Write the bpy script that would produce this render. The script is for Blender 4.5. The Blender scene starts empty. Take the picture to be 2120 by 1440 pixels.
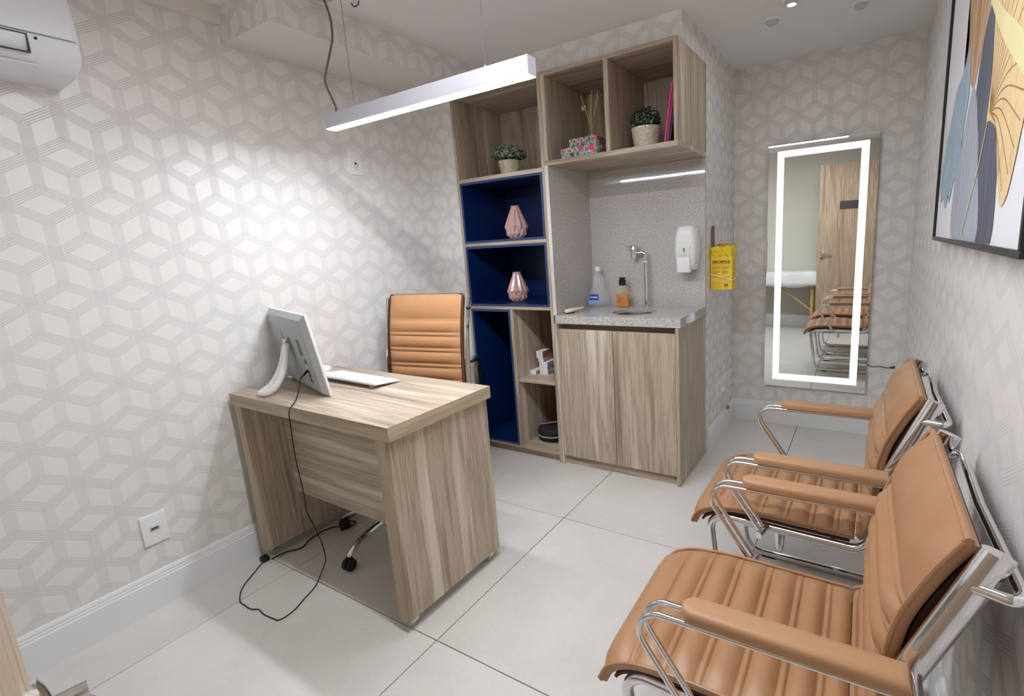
import bpy, bmesh, math, random
from mathutils import Vector, Matrix
random.seed(7)
SC = bpy.context.scene
COL = SC.collection
R = math.radians

# ------------------------------------------------------------------ camera
F_PX, PX, PY = 1028.7964, 1163.8688, 704.3217
cam_d = bpy.data.cameras.new('camera'); cam = bpy.data.objects.new('camera', cam_d); COL.objects.link(cam)
cam_d.sensor_fit = 'HORIZONTAL'; cam_d.sensor_width = 36.0
cam_d.lens = F_PX / 2120 * 36
cam_d.shift_x = (1060 - PX) / 2120
cam_d.shift_y = (PY - 720) / 2120
cam_d.clip_start = 0.005
_y, _p, _r = R(31.6135), R(-11.0424), R(-3.3589)
fwd = Vector((-math.sin(_y) * math.cos(_p), math.cos(_y) * math.cos(_p), math.sin(_p)))
rgt = Vector((math.cos(_y), math.sin(_y), 0)); upv = rgt.cross(fwd)
r2 = rgt * math.cos(_r) + upv * math.sin(_r); u2 = -rgt * math.sin(_r) + upv * math.cos(_r)
cam.matrix_world = Matrix(((r2.x, u2.x, -fwd.x, 2.29), (r2.y, u2.y, -fwd.y, -2.3626), (r2.z, u2.z, -fwd.z, 1.2988), (0, 0, 0, 1)))
SC.camera = cam
# ------------------------------------------------------------------ world, exposure
wd = bpy.data.worlds.new('world'); SC.world = wd; wd.use_nodes = True
wd.node_tree.nodes['Background'].inputs[0].default_value = (0.8, 0.85, 0.9, 1)
wd.node_tree.nodes['Background'].inputs[1].default_value = 0.3
SC.view_settings.view_transform = 'Standard'
try: SC.view_settings.look = 'None'
except Exception: pass
SC.view_settings.exposure = 1.06
SC.view_settings.gamma = 1.0
SC.cycles.max_bounces = 16; SC.cycles.diffuse_bounces = 8
SC.view_settings.use_curve_mapping = False
PENDANT_STRENGTH = 52.0       # lamp over the desk
SECOND_STRENGTH = 70.0        # its twin under the ceiling near the door
SPOT_STRENGTH = 220.0
MIRROR_LED = 0.52

# room numbers (metres)
H = 2.304; W = 2.5166; YM = 1.1601; YF = -2.80
XA, XB, XC, D = 0.1575, 0.7885, 1.5245, 0.4589
ZB, ZT, ZW = 1.7106, 2.1746, 0.90

# ------------------------------------------------------------------ node helpers
class NT:
    def __init__(s, name):
        s.m = bpy.data.materials.new(name); s.m.use_nodes = True
        s.t = s.m.node_tree; s.b = s.t.nodes['Principled BSDF']
    def n(s, t, **k):
        nd = s.t.nodes.new(t)
        for a, v in k.items(): setattr(nd, a, v)
        return nd
    def put(s, sock, v):
        if isinstance(v, bpy.types.NodeSocket): s.t.links.new(v, sock)
        elif v is not None: sock.default_value = v
    def M(s, op, a, b=None, c=None):
        nd = s.n('ShaderNodeMath', operation=op)
        s.put(nd.inputs[0], a); s.put(nd.inputs[1], b); s.put(nd.inputs[2], c)
        return nd.outputs[0]
    def mix(s, f, a, b):
        nd = s.n('ShaderNodeMix', data_type='RGBA')
        s.put(nd.inputs[0], f); s.put(nd.inputs[6], a); s.put(nd.inputs[7], b)
        return nd.outputs[2]
    def ramp(s, f, stops):
        nd = s.n('ShaderNodeValToRGB'); s.put(nd.inputs[0], f)
        e = nd.color_ramp.elements
        while len(e) < len(stops): e.new(0.5)
        for i, (p, c) in enumerate(stops): e[i].position = p; e[i].color = c4(c)
        return nd.outputs[0]
    def coord(s, scale=(1, 1, 1), rnd=0.0):
        tc = s.n('ShaderNodeTexCoord'); mp = s.n('ShaderNodeMapping'); mp.inputs['Scale'].default_value = scale
        s.t.links.new(tc.outputs['Object'], mp.inputs['Vector'])
        if rnd:
            oi = s.n('ShaderNodeObjectInfo'); cx = s.n('ShaderNodeCombineXYZ')
            for i in range(3): s.put(cx.inputs[i], s.M('MULTIPLY', oi.outputs['Random'], rnd * (1 + i * .7)))
            s.t.links.new(cx.outputs[0], mp.inputs['Location'])
        return mp.outputs[0]
    def noise(s, vec, sc, det=3, rough=.5, dist=0):
        nd = s.n('ShaderNodeTexNoise'); s.put(nd.inputs['Vector'], vec)
        nd.inputs['Scale'].default_value = sc; nd.inputs['Detail'].default_value = det
        nd.inputs['Roughness'].default_value = rough; nd.inputs['Distortion'].default_value = dist
        return nd.outputs[0]
    def bump(s, h, st=.2, dist=.002):
        nd = s.n('ShaderNodeBump'); nd.inputs['Strength'].default_value = st; nd.inputs['Distance'].default_value = dist
        s.put(nd.inputs['Height'], h); s.t.links.new(nd.outputs[0], s.b.inputs['Normal'])
    def set(s, col=None, rough=None, metal=None, spec=None, trans=None, ior=None, coat=None):
        for k, v in (('Base Color', c4(col) if isinstance(col, tuple) else col), ('Roughness', rough), ('Metallic', metal), ('Specular IOR Level', spec),
                     ('Transmission Weight', trans), ('IOR', ior), ('Coat Weight', coat)):
            if v is not None: s.put(s.b.inputs[k], v)
        return s
def c4(c): return (c[0], c[1], c[2], 1) if not isinstance(c, bpy.types.NodeSocket) else c
def srgb(r, g, b):
    f = lambda v: v / 12.92 if v <= .04045 else ((v + .055) / 1.055) ** 2.4
    return (f(r / 255), f(g / 255), f(b / 255))
def plain(name, col, rough=.5, metal=0, spec=.5, bump=0, bsc=200, var=0):
    t = NT(name); t.set(None, rough, metal, spec)
    if var:
        n = t.noise(t.coord(), 18, 4); t.set(t.mix(n, c4(tuple(x * (1 - var) for x in col)), c4(tuple(min(1, x * (1 + var)) for x in col))))
    else: t.set(col)
    if bump: t.bump(t.noise(t.coord(), bsc, 3), bump, .001)
    return t.m
def emit(name, col, st):
    t = NT(name); t.set((.8, .8, .8), .4)
    t.b.inputs['Emission Color'].default_value = c4(col); t.b.inputs['Emission Strength'].default_value = st
    return t.m

def wood(name, axis, light=(192, 177, 158), dark=(143, 125, 107), cream=(215, 204, 188)):
    """laminate with long streaks running along one axis"""
    t = NT(name)
    st = [1, 1, 1]; st[axis] = .035
    v = t.coord(tuple(st), rnd=3.1)
    a = t.noise(v, 13, 2, .5, .25)
    b = t.noise(v, 85, 4, .65, .1)
    st2 = [1, 1, 1]; st2[axis] = .11
    wv = t.n('ShaderNodeTexWave', wave_type='BANDS', bands_direction='DIAGONAL'); t.put(wv.inputs['Vector'], t.coord(tuple(st2), rnd=5.3))
    wv.inputs['Scale'].default_value = 7; wv.inputs['Distortion'].default_value = 7; wv.inputs['Detail'].default_value = 1.5; wv.inputs['Detail Scale'].default_value = .9
    f = t.M('ADD', t.M('MULTIPLY', a, .64), t.M('ADD', t.M('MULTIPLY', b, .30), t.M('MULTIPLY', wv.outputs[0], .06)))
    mid = tuple(l * .45 + d * .55 for l, d in zip(light, dark))
    col = t.ramp(f, [(.34, srgb(*dark)), (.42, srgb(*mid)), (.47, srgb(*light)), (.53, srgb(*mid)), (.57, srgb(*light)), (.66, srgb(*cream))])
    t.set(col, .42, 0, .4)
    t.bump(b, .10, .001)
    return t.m

def wallpaper(name, ax):
    """pale metallic cube wallpaper: hexagon cells cut into three lozenges by wide bands"""
    t = NT(name)
    tc = t.n('ShaderNodeTexCoord'); sp = t.n('ShaderNodeSeparateXYZ'); t.t.links.new(tc.outputs['Object'], sp.inputs[0])
    w = .1735; s3 = w * math.sqrt(3)
    u = t.M('ADD', sp.outputs[ax], 1.707 if ax == 1 else 0.10)
    v = t.M('MULTIPLY', t.M('SUBTRACT', sp.outputs[2], 1.0), 1 / 1.03)
    def cell(ou, ov):
        uu = t.M('SUBTRACT', u, ou); vv = t.M('SUBTRACT', v, ov)
        return (t.M('SUBTRACT', uu, t.M('MULTIPLY', t.M('ROUND', t.M('DIVIDE', uu, w)), w)),
                t.M('SUBTRACT', vv, t.M('MULTIPLY', t.M('ROUND', t.M('DIVIDE', vv, s3)), s3)))
    def ln(a): return t.M('SQRT', t.M('ADD', t.M('MULTIPLY', a[0], a[0]), t.M('MULTIPLY', a[1], a[1])))
    A = cell(0, 0); B = cell(w / 2, s3 / 2); la, lb = ln(A), ln(B)
    k = t.M('LESS_THAN', la, lb)
    px = t.M('ABSOLUTE', t.M('ADD', B[0], t.M('MULTIPLY', k, t.M('SUBTRACT', A[0], B[0]))))
    py = t.M('ADD', B[1], t.M('MULTIPLY', k, t.M('SUBTRACT', A[1], B[1])))
    d_side = t.M('SUBTRACT', w / 2, px)
    q = t.M('ADD', t.M('MULTIPLY', px, .5), t.M('MULTIPLY', t.M('ABSOLUTE', py), .8660254))
    d_sl = t.M('SUBTRACT', w / 2, q)
    down = t.M('ADD', px, t.M('MULTIPLY', t.M('GREATER_THAN', py, 0.0), 1.0))
    cr = t.M('ABSOLUTE', t.M('SUBTRACT', t.M('MULTIPLY', px, .5), t.M('MULTIPLY', py, .8660254)))
    dt = t.M('ADD', t.M('MULTIPLY', px, .8660254), t.M('MULTIPLY', py, .5))
    arm = t.M('ADD', cr, t.M('MULTIPLY', t.M('LESS_THAN', dt, 0.0), 1.0))
    dv = t.M('MINIMUM', d_side, down); ds = t.M('MINIMUM', d_sl, arm)
    hb = .0162
    mv = t.M('LESS_THAN', dv, hb)
    per = hb / 2.5
    fr = t.M('FRACT', t.M('ADD', t.M('DIVIDE', ds, per), .5))
    stripe = t.M('LESS_THAN', t.M('ABSOLUTE', t.M('SUBTRACT', fr, .5)), .29)
    ms = t.M('MULTIPLY', t.M('LESS_THAN', ds, hb), stripe)
    gr = t.noise(t.coord((1, 1, .25)), 90, 3)
    mask = t.M('MAXIMUM', t.M('MULTIPLY', mv, .8), ms)
    base = t.mix(gr, c4(srgb(228, 225, 221)), c4(srgb(234, 231, 228)))
    col = t.mix(t.M('MULTIPLY', mv, .9), base, t.mix(gr, c4(srgb(219, 216, 213)), c4(srgb(224, 221, 219))))
    col = t.mix(ms, col, t.mix(gr, c4(srgb(209, 206, 204)), c4(srgb(215, 212, 211))))
    t.set(col, t.M('ADD', .38, t.M('MULTIPLY', mask, .35)), 0.0, t.M('SUBTRACT', .55, t.M('MULTIPLY', mask, .40)))
    t.bump(t.M('ADD', t.noise(t.coord(), 260, 3), t.M('MULTIPLY', mask, .5)), .08, .001)
    return t.m

def granite(name):
    t = NT(name); v = t.coord()
    a = t.noise(v, 150, 4, .75); b = t.noise(v, 34, 3, .6); c = t.noise(t.coord((1, 1, .6)), 8, 3)
    vo = t.n('ShaderNodeTexVoronoi'); t.put(vo.inputs['Vector'], v); vo.inputs['Scale'].default_value = 95
    base = t.ramp(a, [(.38, srgb(146, 141, 138)), (.46, srgb(188, 184, 181)), (.56, srgb(206, 203, 200)), (.68, srgb(222, 220, 218))])
    base = t.mix(t.M('MULTIPLY', c, .28), base, c4(srgb(160, 152, 144)))
    speck = t.M('MULTIPLY', t.M('LESS_THAN', vo.outputs['Distance'], .16), t.M('GREATER_THAN', b, .60))
    t.set(t.mix(t.M('MULTIPLY', speck, .75), base, c4(srgb(84, 78, 74))), .045, 0, .5)
    return t.m

def floor_tile(name):
    t = NT(name); v = t.coord((1, 1, 1), rnd=6)
    a = t.noise(v, 2.2, 5, .6); b = t.noise(v, 60, 3, .6)
    f = t.M('ADD', t.M('MULTIPLY', a, .8), t.M('MULTIPLY', b, .2))
    t.set(t.ramp(f, [(.3, srgb(204, 200, 194)), (.55, srgb(216, 213, 208)), (.75, srgb(223, 221, 217))]), t.M('ADD', .30, t.M('MULTIPLY', b, .12)), 0, .45)
    t.bump(b, .03, .001)
    return t.m

def leather(name, col, dk):
    t = NT(name); v = t.coord()
    a = t.noise(v, 14, 4, .6); b = t.noise(v, 420, 2, .6); c = t.noise(t.coord((.6, 2.5, 1)), 26, 4, .6, .6)
    t.set(t.mix(t.M('MULTIPLY', a, .9), c4(dk), c4(col)), .40, 0, .45)
    t.bump(t.M('ADD', t.M('MULTIPLY', b, .25), t.M('MULTIPLY', c, .9)), .16, .003)
    return t.m

MAT = {}
def build_materials():
    m = MAT
    m['wp_y'] = wallpaper('wallpaper_side', 1); m['wp_x'] = wallpaper('wallpaper_back', 0)
    m['paint'] = plain('white_ceiling_paint', srgb(232, 231, 231), .85, bump=.05)
    m['wallplain'] = plain('plain_wall_paint', srgb(214, 212, 200), .8, bump=.05)
    m['beam'] = plain('beam_underside_paint', srgb(222, 217, 212), .8)
    m['base'] = plain('white_satin_skirting', srgb(230, 231, 233), .35)
    m['tile'] = floor_tile('porcelain_tile'); m['grout'] = plain('grout', srgb(120, 116, 108), .9)
    m['wz'] = wood('oak_laminate_upright', 2); m['wx'] = wood('oak_laminate_across', 0); m['wy'] = wood('oak_laminate_deep', 1)
    m['edge'] = wood('oak_edge_band', 0, (184, 168, 142), (158, 141, 116), (196, 182, 158))
    m['edgey'] = wood('oak_edge_band_deep', 1, (184, 168, 142), (158, 141, 116), (196, 182, 158))
    m['edgez'] = wood('oak_edge_band_upright', 2, (184, 168, 142), (158, 141, 116), (196, 182, 158))
    m['door'] = wood('door_laminate', 2, (192, 172, 150), (148, 124, 102), (214, 198, 178))
    m['blue'] = plain('navy_lacquer', srgb(8, 36, 86), .34, spec=.5); m['blue_edge_lit'] = plain('navy_edge_lit', srgb(48, 66, 112), .45)  # edge blue is lighter: light catching the niche fronts put into the colour
    m['stone'] = granite('grey_granite'); m['stone_cut'] = plain('pale_stone_edge', srgb(214, 210, 205), .5, var=.05)
    m['chrome'] = plain('chrome', (.78, .78, .79), .07, 1); m['steel'] = plain('brushed_steel', (.72, .72, .72), .24, 1, bump=.05)
    m['darksteel'] = plain('sink_steel', (.16, .15, .15), .3, 1)
    m['tan'] = leather('tan_leather', srgb(182, 140, 103), srgb(164, 120, 85)); m['tan2'] = leather('tan_leather_chair', srgb(200, 150, 106), srgb(184, 132, 90))
    m['armpad'] = plain('tan_arm_plastic', srgb(181, 139, 103), .5, bump=.1, bsc=700)
    m['brownedge'] = plain('dark_brown_underside', srgb(66, 34, 26), .6)
    m['white'] = plain('white_plastic', srgb(236, 236, 236), .35); m['offwhite'] = plain('warm_white_plastic', srgb(228, 226, 222), .4)
    m['acwhite'] = plain('aircon_plastic', srgb(226, 226, 232), .35)
    m['grey'] = plain('grey_plastic', srgb(170, 173, 174), .45); m['lgrey'] = plain('light_grey_plastic', srgb(196, 198, 198), .4)
    m['mgrey'] = plain('mid_grey_plastic', srgb(140, 143, 144), .5)
    m['black'] = plain('black_plastic', srgb(20, 20, 22), .45); m['blackgloss'] = plain('black_glass', srgb(8, 9, 12), .08)
    m['rubber'] = plain('black_rubber', srgb(16, 15, 17), .6); m['blackfab'] = plain('black_fabric', srgb(26, 26, 29), .8, bump=.3, bsc=500)
    m['cable'] = plain('dark_cable', srgb(34, 26, 26), .5); m['gcable'] = plain('grey_cable', srgb(96, 90, 92), .5)
    m['alu'] = plain('white_aluminium', srgb(186, 186, 194), .38)
    m['pend'] = emit('pendant_diffuser_light', (.88, .93, 1.0), PENDANT_STRENGTH); m['pend2'] = emit('second_diffuser_light', (.93, .955, 1.0), SECOND_STRENGTH)
    m['spot'] = emit('spot_lens_light', (.95, .97, 1.0), SPOT_STRENGTH); m['led'] = emit('mirror_led_light', (.74, .86, .96), MIRROR_LED)
    m['mirror'] = plain('mirror_glass', (.90, .92, .90), .0, 1); m['mirror_edge'] = plain('mirror_glass_edge', srgb(190, 205, 198), .2)
    m['leaf_d'] = plain('dark_green_leaf', srgb(42, 62, 44), .5, var=.3); m['leaf_l'] = plain('pale_sage_leaf', srgb(150, 168, 140), .6, var=.25)
    m['soil'] = plain('dark_soil', srgb(30, 28, 22), .9)
    t = NT('cracked_cream_ceramic'); n = t.noise(t.coord(), 26, 5, .65, 1.6)
    t.set(t.ramp(n, [(.40, srgb(232, 225, 210)), (.47, srgb(172, 150, 116)), (.52, srgb(226, 218, 202)), (.60, srgb(196, 184, 162)), (.66, srgb(238, 233, 222))]), .5); m['pot'] = t.m
    m['pink'] = plain('pink_ceramic', srgb(214, 172, 168), .16, spec=.6)
    m['reed'] = plain('pale_reed', srgb(196, 168, 120), .7); m['raffia'] = plain('raffia', srgb(205, 188, 150), .8)
    t = NT('clear_glass'); t.set((.9, .93, .93), .03, 0, .6); t.b.inputs['Alpha'].default_value = .2; m['glass'] = t.m
    t = NT('clear_plastic'); t.set((.90, .93, .98), .06, 0, .5); t.b.inputs['Alpha'].default_value = .19; m['pet'] = t.m
    t = NT('amber_liquid'); t.set(srgb(226, 126, 24), .12, 0, .5); m['amber'] = t.m
    t = NT('pale_soap_bottle'); t.set(srgb(226, 220, 160), .06, 0, .5); t.b.inputs['Alpha'].default_value = .20; m['soapclear'] = t.m
    m['label_blue'] = plain('blue_label', srgb(44, 82, 170), .45); m['label_pale'] = plain('pale_blue_label', srgb(150, 178, 228), .45)
    m['yellow'] = plain('yellow_card', srgb(240, 205, 52), .6, var=.04); m['yellowbag'] = plain('yellow_bag_film', srgb(238, 204, 44), .35)
    m['ink'] = plain('brown_ink', srgb(84, 64, 22), .7); m['inkfaint'] = plain('faint_brown_ink', srgb(176, 146, 44), .7)
    m['cardin'] = plain('raw_card', srgb(186, 152, 92), .8)
    m['taupe'] = plain('taupe_plastic', srgb(128, 108, 98), .6)
    m['magenta'] = plain('magenta_cover', srgb(196, 46, 128), .5); m['magenta2'] = plain('deep_pink_cover', srgb(160, 34, 104), .5); m['navy'] = plain('navy_cover', srgb(28, 22, 58), .5)
    m['pen'] = plain('dusty_pink_plastic', srgb(170, 104, 108), .5)
    m['cream'] = plain('cream_plastic', srgb(238, 232, 206), .4); m['bristle'] = plain('dark_bristle', srgb(48, 40, 34), .9)
    m['medwhite'] = plain('white_carton', srgb(236, 232, 234), .6); m['medgrey'] = plain('grey_carton_side', srgb(150, 142, 150), .6); m['medred'] = plain('orange_brown_carton', srgb(158, 84, 60), .6)
    m['giftbase'] = gift_paper()
    m['sheet'] = plain('white_sheet', srgb(226, 228, 230), .85, bump=.5, bsc=22); m['beech'] = plain('beech_wood', srgb(206, 170, 112), .5, var=.12)
    m['sign'] = plain('dark_sign', srgb(74, 66, 72), .5); m['brass'] = plain('aged_nickel', (.42, .36, .28), .25, 1)
    m['canvas'] = plain('white_canvas', srgb(232, 230, 236), .8, bump=.2, bsc=900); m['frame'] = plain('black_frame', srgb(24, 24, 28), .4)
def gift_paper():
    t = NT('tropical_leaf_paper'); v = t.coord()
    a = t.noise(v, 27, 2, .5, 2.4); b = t.noise(v, 17, 1, .4, .6)
    base = t.ramp(a, [(.38, srgb(52, 74, 74)), (.47, srgb(112, 134, 132)), (.52, srgb(206, 214, 212)), (.60, srgb(84, 108, 106)), (.7, srgb(190, 198, 200))])
    fl = t.M('GREATER_THAN', b, .655)
    t.set(t.mix(fl, base, c4(srgb(206, 74, 98))), .5)
    return t.m
build_materials()

# ------------------------------------------------------------------ mesh helpers
def B(): return bmesh.new()
def box(bm, x0, x1, y0, y1, z0, z1, bev=0, seg=2):
    vs = [bm.verts.new(p) for p in ((x0, y0, z0), (x1, y0, z0), (x1, y1, z0), (x0, y1, z0), (x0, y0, z1), (x1, y0, z1), (x1, y1, z1), (x0, y1, z1))]
    fs = [bm.faces.new([vs[i] for i in f]) for f in ((3, 2, 1, 0), (4, 5, 6, 7), (0, 1, 5, 4), (1, 2, 6, 5), (2, 3, 7, 6), (3, 0, 4, 7))]
    if bev:
        es = list({e for f in fs for e in f.edges})
        bmesh.ops.bevel(bm, geom=es, offset=bev, segments=seg, profile=.7, affect='EDGES')
    return bm
def loft(bm, rings, closed=True, cap0=True, cap1=True):
    vr = [[bm.verts.new(p) for p in r] for r in rings]
    n = len(vr[0])
    for a, b in zip(vr, vr[1:]):
        for i in range(n if closed else n - 1):
            j = (i + 1) % n
            bm.faces.new((a[i], a[j], b[j], b[i]))
    if cap0: bm.faces.new(vr[0][::-1])
    if cap1: bm.faces.new(vr[-1])
    return vr
def lathe(bm, prof, n=24, cx=0, cy=0, cap0=True, cap1=True, sx=1, sy=1):
    rings = [[(cx + r * sx * math.cos(2 * math.pi * i / n), cy + r * sy * math.sin(2 * math.pi * i / n), z) for i in range(n)] for r, z in prof]
    loft(bm, rings, True, cap0, cap1); return bm
def fillet(pts, rad, n=6):
    P = [Vector(p) for p in pts]; out = [P[0]]
    for i in range(1, len(P) - 1):
        r = rad[i - 1] if isinstance(rad, (list, tuple)) else rad
        a = (P[i - 1] - P[i]); b = (P[i + 1] - P[i]); la, lb = a.length, b.length; a.normalize(); b.normalize()
        ang = a.angle(b)
        if r <= 0 or ang > 3.10: out.append(P[i]); continue
        d = min(r / math.tan(ang / 2), la * .49, lb * .49); rr = d * math.tan(ang / 2)
        bis = (a + b).normalized(); c = P[i] + bis * (rr / math.sin(ang / 2))
        s = P[i] + a * d - c; e = P[i] + b * d - c; tot = s.angle(e); ax = s.cross(e).normalized()
        for k in range(n + 1): out.append(c + Matrix.Rotation(tot * k / n, 3, ax) @ s)
    out.append(P[-1]); return out
def smooth(pts, n=6):
    P = [Vector(p) for p in pts]; P = [P[0] * 2 - P[1]] + P + [P[-1] * 2 - P[-2]]; out = []
    for i in range(1, len(P) - 2):
        for k in range(n):
            t = k / n; a, b, c, d = P[i - 1:i + 3]
            out.append(.5 * ((2 * b) + (c - a) * t + (2 * a - 5 * b + 4 * c - d) * t * t + (3 * b - 3 * c + d - a) * t ** 3))
    out.append(P[-2]); return out
def tube(bm, pts, r, n=10, ry=None, up=None, cap=True, closed=False):
    P = [Vector(p) for p in pts]; m = len(P); rings = []; nrm = None
    for i in range(m):
        t = (P[(i + 1) % m] - P[i - 1]) if closed else (P[min(i + 1, m - 1)] - P[max(i - 1, 0)])
        t.normalize()
        if up is not None: nrm = Vector(up)
        elif nrm is None: nrm = Vector((0, 0, 1)) if abs(t.z) < .9 else Vector((1, 0, 0))
        nrm = (nrm - t * nrm.dot(t)).normalized(); b = t.cross(nrm)
        ra = r[i] if isinstance(r, (list, tuple)) else r; rb = ry if ry is not None else ra
        rings.append([P[i] + nrm * ra * math.cos(2 * math.pi * k / n) + b * rb * math.sin(2 * math.pi * k / n) for k in range(n)])
    if closed: rings.append(rings[0]); loft(bm, rings, True, False, False); bmesh.ops.remove_doubles(bm, verts=bm.verts, dist=1e-7)
    else: loft(bm, rings, True, cap, cap)
    return bm
def obj(name, bm, mat, parent=None, loc=None, sm=True, ang=40):
    bmesh.ops.recalc_face_normals(bm, faces=bm.faces)
    me = bpy.data.meshes.new(name); bm.to_mesh(me); bm.free()
    mats = mat if isinstance(mat, (list, tuple)) else [mat]
    for k in mats: me.materials.append(MAT[k] if isinstance(k, str) else k)
    if sm:
        me.polygons.foreach_set('use_smooth', [True] * len(me.polygons))
        try: me.set_sharp_from_angle(angle=R(ang))
        except Exception: pass
    o = bpy.data.objects.new(name, me); COL.objects.link(o)
    if parent: o.parent = parent
    if loc: o.location = loc
    return o
def thing(name, label, cat, loc=(0, 0, 0), rz=0, group=None):
    o = bpy.data.objects.new(name, None); COL.objects.link(o); o.empty_display_size = .05
    o.location = loc; o.rotation_euler = (0, 0, rz); o['label'] = label; o['category'] = cat
    if group: o['group'] = group
    return o
def tag(o, label, cat, group=None):
    o['label'] = label; o['category'] = cat
    if group: o['group'] = group
    return o
def struct(o, label=None, cat=None):
    o['kind'] = 'structure'
    if label: o['label'] = label
    if cat: o['category'] = cat
    return o
def bx(name, x0, x1, y0, y1, z0, z1, mat, parent=None, bev=.0015, seg=1, loc=None):
    return obj(name, box(B(), x0, x1, y0, y1, z0, z1, bev, seg), mat, parent, loc)
def text(name, s, size, mat, parent, loc, rot, sx=1.0, bold=0.0, align='CENTER'):
    cu = bpy.data.curves.new(name, 'FONT'); cu.body = s; cu.size = size; cu.align_x = align; cu.extrude = .0002; cu.offset = bold
    o = bpy.data.objects.new(name + '_tmp', cu); COL.objects.link(o)
    dg = bpy.context.evaluated_depsgraph_get(); me = bpy.data.meshes.new_from_object(o.evaluated_get(dg)); bpy.data.objects.remove(o)
    me.materials.clear(); me.materials.append(MAT[mat])
    t = bpy.data.objects.new(name, me); COL.objects.link(t); t.parent = parent; t.location = loc; t.rotation_euler = rot; t.scale = (sx, 1, 1)
    return t
def objw(name, bm, mat, parent, **k):
    """like obj(), with the mesh given in room coordinates"""
    bmesh.ops.translate(bm, verts=bm.verts, vec=-Vector(parent.location))
    return obj(name, bm, mat, parent, **k)
def wbx(name, parent, x0, x1, y0, y1, z0, z1, mat, bev=.0012, seg=1):
    return objw(name, box(B(), x0, x1, y0, y1, z0, z1, bev, seg), mat, parent)
def sub(name, parent, bm, mat, **k):
    """a sub-part: parent is a part whose own origin equals its thing's origin"""
    root = parent.parent
    bmesh.ops.translate(bm, verts=bm.verts, vec=-Vector(root.location))
    return obj(name, bm, mat, parent, **k)

# ================================================================== the room
floor = struct(obj('floor', box(B(), -.1, W + .1, YF - .1, YM + .1, -.06, -.003), 'grout'))
TS, TX, TY = .8455, 1.1053, -.52
for i in range(-2, 3):
    for j in range(-3, 2):
        x0, x1 = max(TX + i * TS, 0) + .0017, min(TX + (i + 1) * TS, W) - .0017
        y0, y1 = max(TY + j * TS, YF) + .0017, min(TY + (j + 1) * TS, YM) - .0017
        if x1 - x0 < .02 or y1 - y0 < .02: continue
        bm = box(B(), x0 - (x0 + x1) / 2, (x1 - x0) / 2, -(y1 - y0) / 2, (y1 - y0) / 2, -.012, 0, .0012, 1)
        obj('tile', bm, 'tile', floor, ((x0 + x1) / 2, (y0 + y1) / 2, 0))
struct(obj('ceiling', box(B(), -.1, W + .1, YF - .1, YM + .1, H, H + .1), 'paint'))
struct(obj('wall_left', box(B(), -.1, 0, YF - .1, YM + .1, -.05, H), 'wp_y'))
struct(obj('wall_right', box(B(), W, W + .1, YF - .1, YM + .1, -.05, H), 'wp_y'))
struct(obj('wall_back', box(B(), XC, W, YM, YM + .1, -.05, H), 'wp_x'))
struct(obj('wall_front', box(B(), 0, W, YF - .1, YF, -.05, H), 'wallplain'))
bm = B()
box(bm, 0, XC, .4795, YM + .1, 0, H); box(bm, 0, XC, .0737, .4795, ZT + .0005, H); box(bm, 0, XA - .0005, 0, .4795, 0, ZT + .0005)
o = obj('wall_niche', bm, ['wp_x', 'wp_y'])
for p in o.data.polygons: p.material_index = 1 if abs(p.normal.x) > .7 else 0
struct(o)
bm = box(B(), 0, .346, -1.151, .0737, 2.172, H)
o = obj('trim_1', bm, ['beam', 'wp_y', 'wp_x'])
for p in o.data.polygons: p.material_index = 1 if abs(p.normal.x) > .7 else (2 if abs(p.normal.y) > .7 else 0)
struct(o)
struct(obj('trim_2', box(B(), 0, .028, YF, -1.151, 2.242, H, .002), 'beam'))
PROF = [(0, 0), (.015, 0), (.015, .116), (.0125, .120), (.0125, .127), (.0105, .131), (.0105, .139), (.007, .1475), (0, .1485)]
def baseboard(name, p, q, nx, ny):
    bm = B(); loft(bm, [[(a[0] + nx * t, a[1] + ny * t, z) for t, z in PROF] for a in (p, q)])
    return struct(obj(name, bm, 'base', ang=20))
baseboard('baseboard_left', (0, YF), (0, 0), 1, 0)
baseboard('baseboard_back', (XC, YM), (W, YM), 0, -1)
baseboard('baseboard_niche', (XC, .4795), (XC, YM), 1, 0)
baseboard('baseboard_right', (W, YF), (W, YM), -1, 0)
baseboard('baseboard_front', (0, YF), (W, YF), 0, 1)

# door leaf standing open behind the camera
ha, hb = Vector((1.778, -2.3065, 0)), Vector((2.497, -2.44, 0))
dl = (hb - ha).length; dang = math.atan2((hb - ha).y, (hb - ha).x)
door = obj('door_1', box(B(), 0, dl, -.035, 0, .012, 2.03, .002), 'door', None, (ha.x, ha.y, 0)); door.rotation_euler = (0, 0, dang); struct(door)
bm = lathe(B(), [(.026, 0), (.026, .006), (.020, .009), (.011, .011), (.011, .028)], 20); bmesh.ops.rotate(bm, verts=bm.verts, matrix=Matrix.Rotation(R(-90), 3, 'X'))
hd = obj('door_handle', bm, 'chrome', door, (.05, 0, 1.004))
obj('lever', tube(B(), smooth([(0, .018, -.002), (.008, .027, -.010), (.04, .028, -.014), (.105, .025, -.018)], 5), .008, 12), 'chrome', hd)
bm = lathe(B(), [(.024, 0), (.024, .006), (.016, .010)], 20); bmesh.ops.rotate(bm, verts=bm.verts, matrix=Matrix.Rotation(R(-90), 3, 'X'))
obj('lock_rose', bm, 'brass', door, (.05, 0, .94))
sg = obj('sign', box(B(), .22, .44, 0, .004, 1.505, 1.60, .001), 'sign', door); sg['label'] = 'dark rectangular room sign'
obj('strike_plate', box(B(), -.0015, 0, -.026, -.008, .90, 1.10), 'brass', door)

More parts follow.
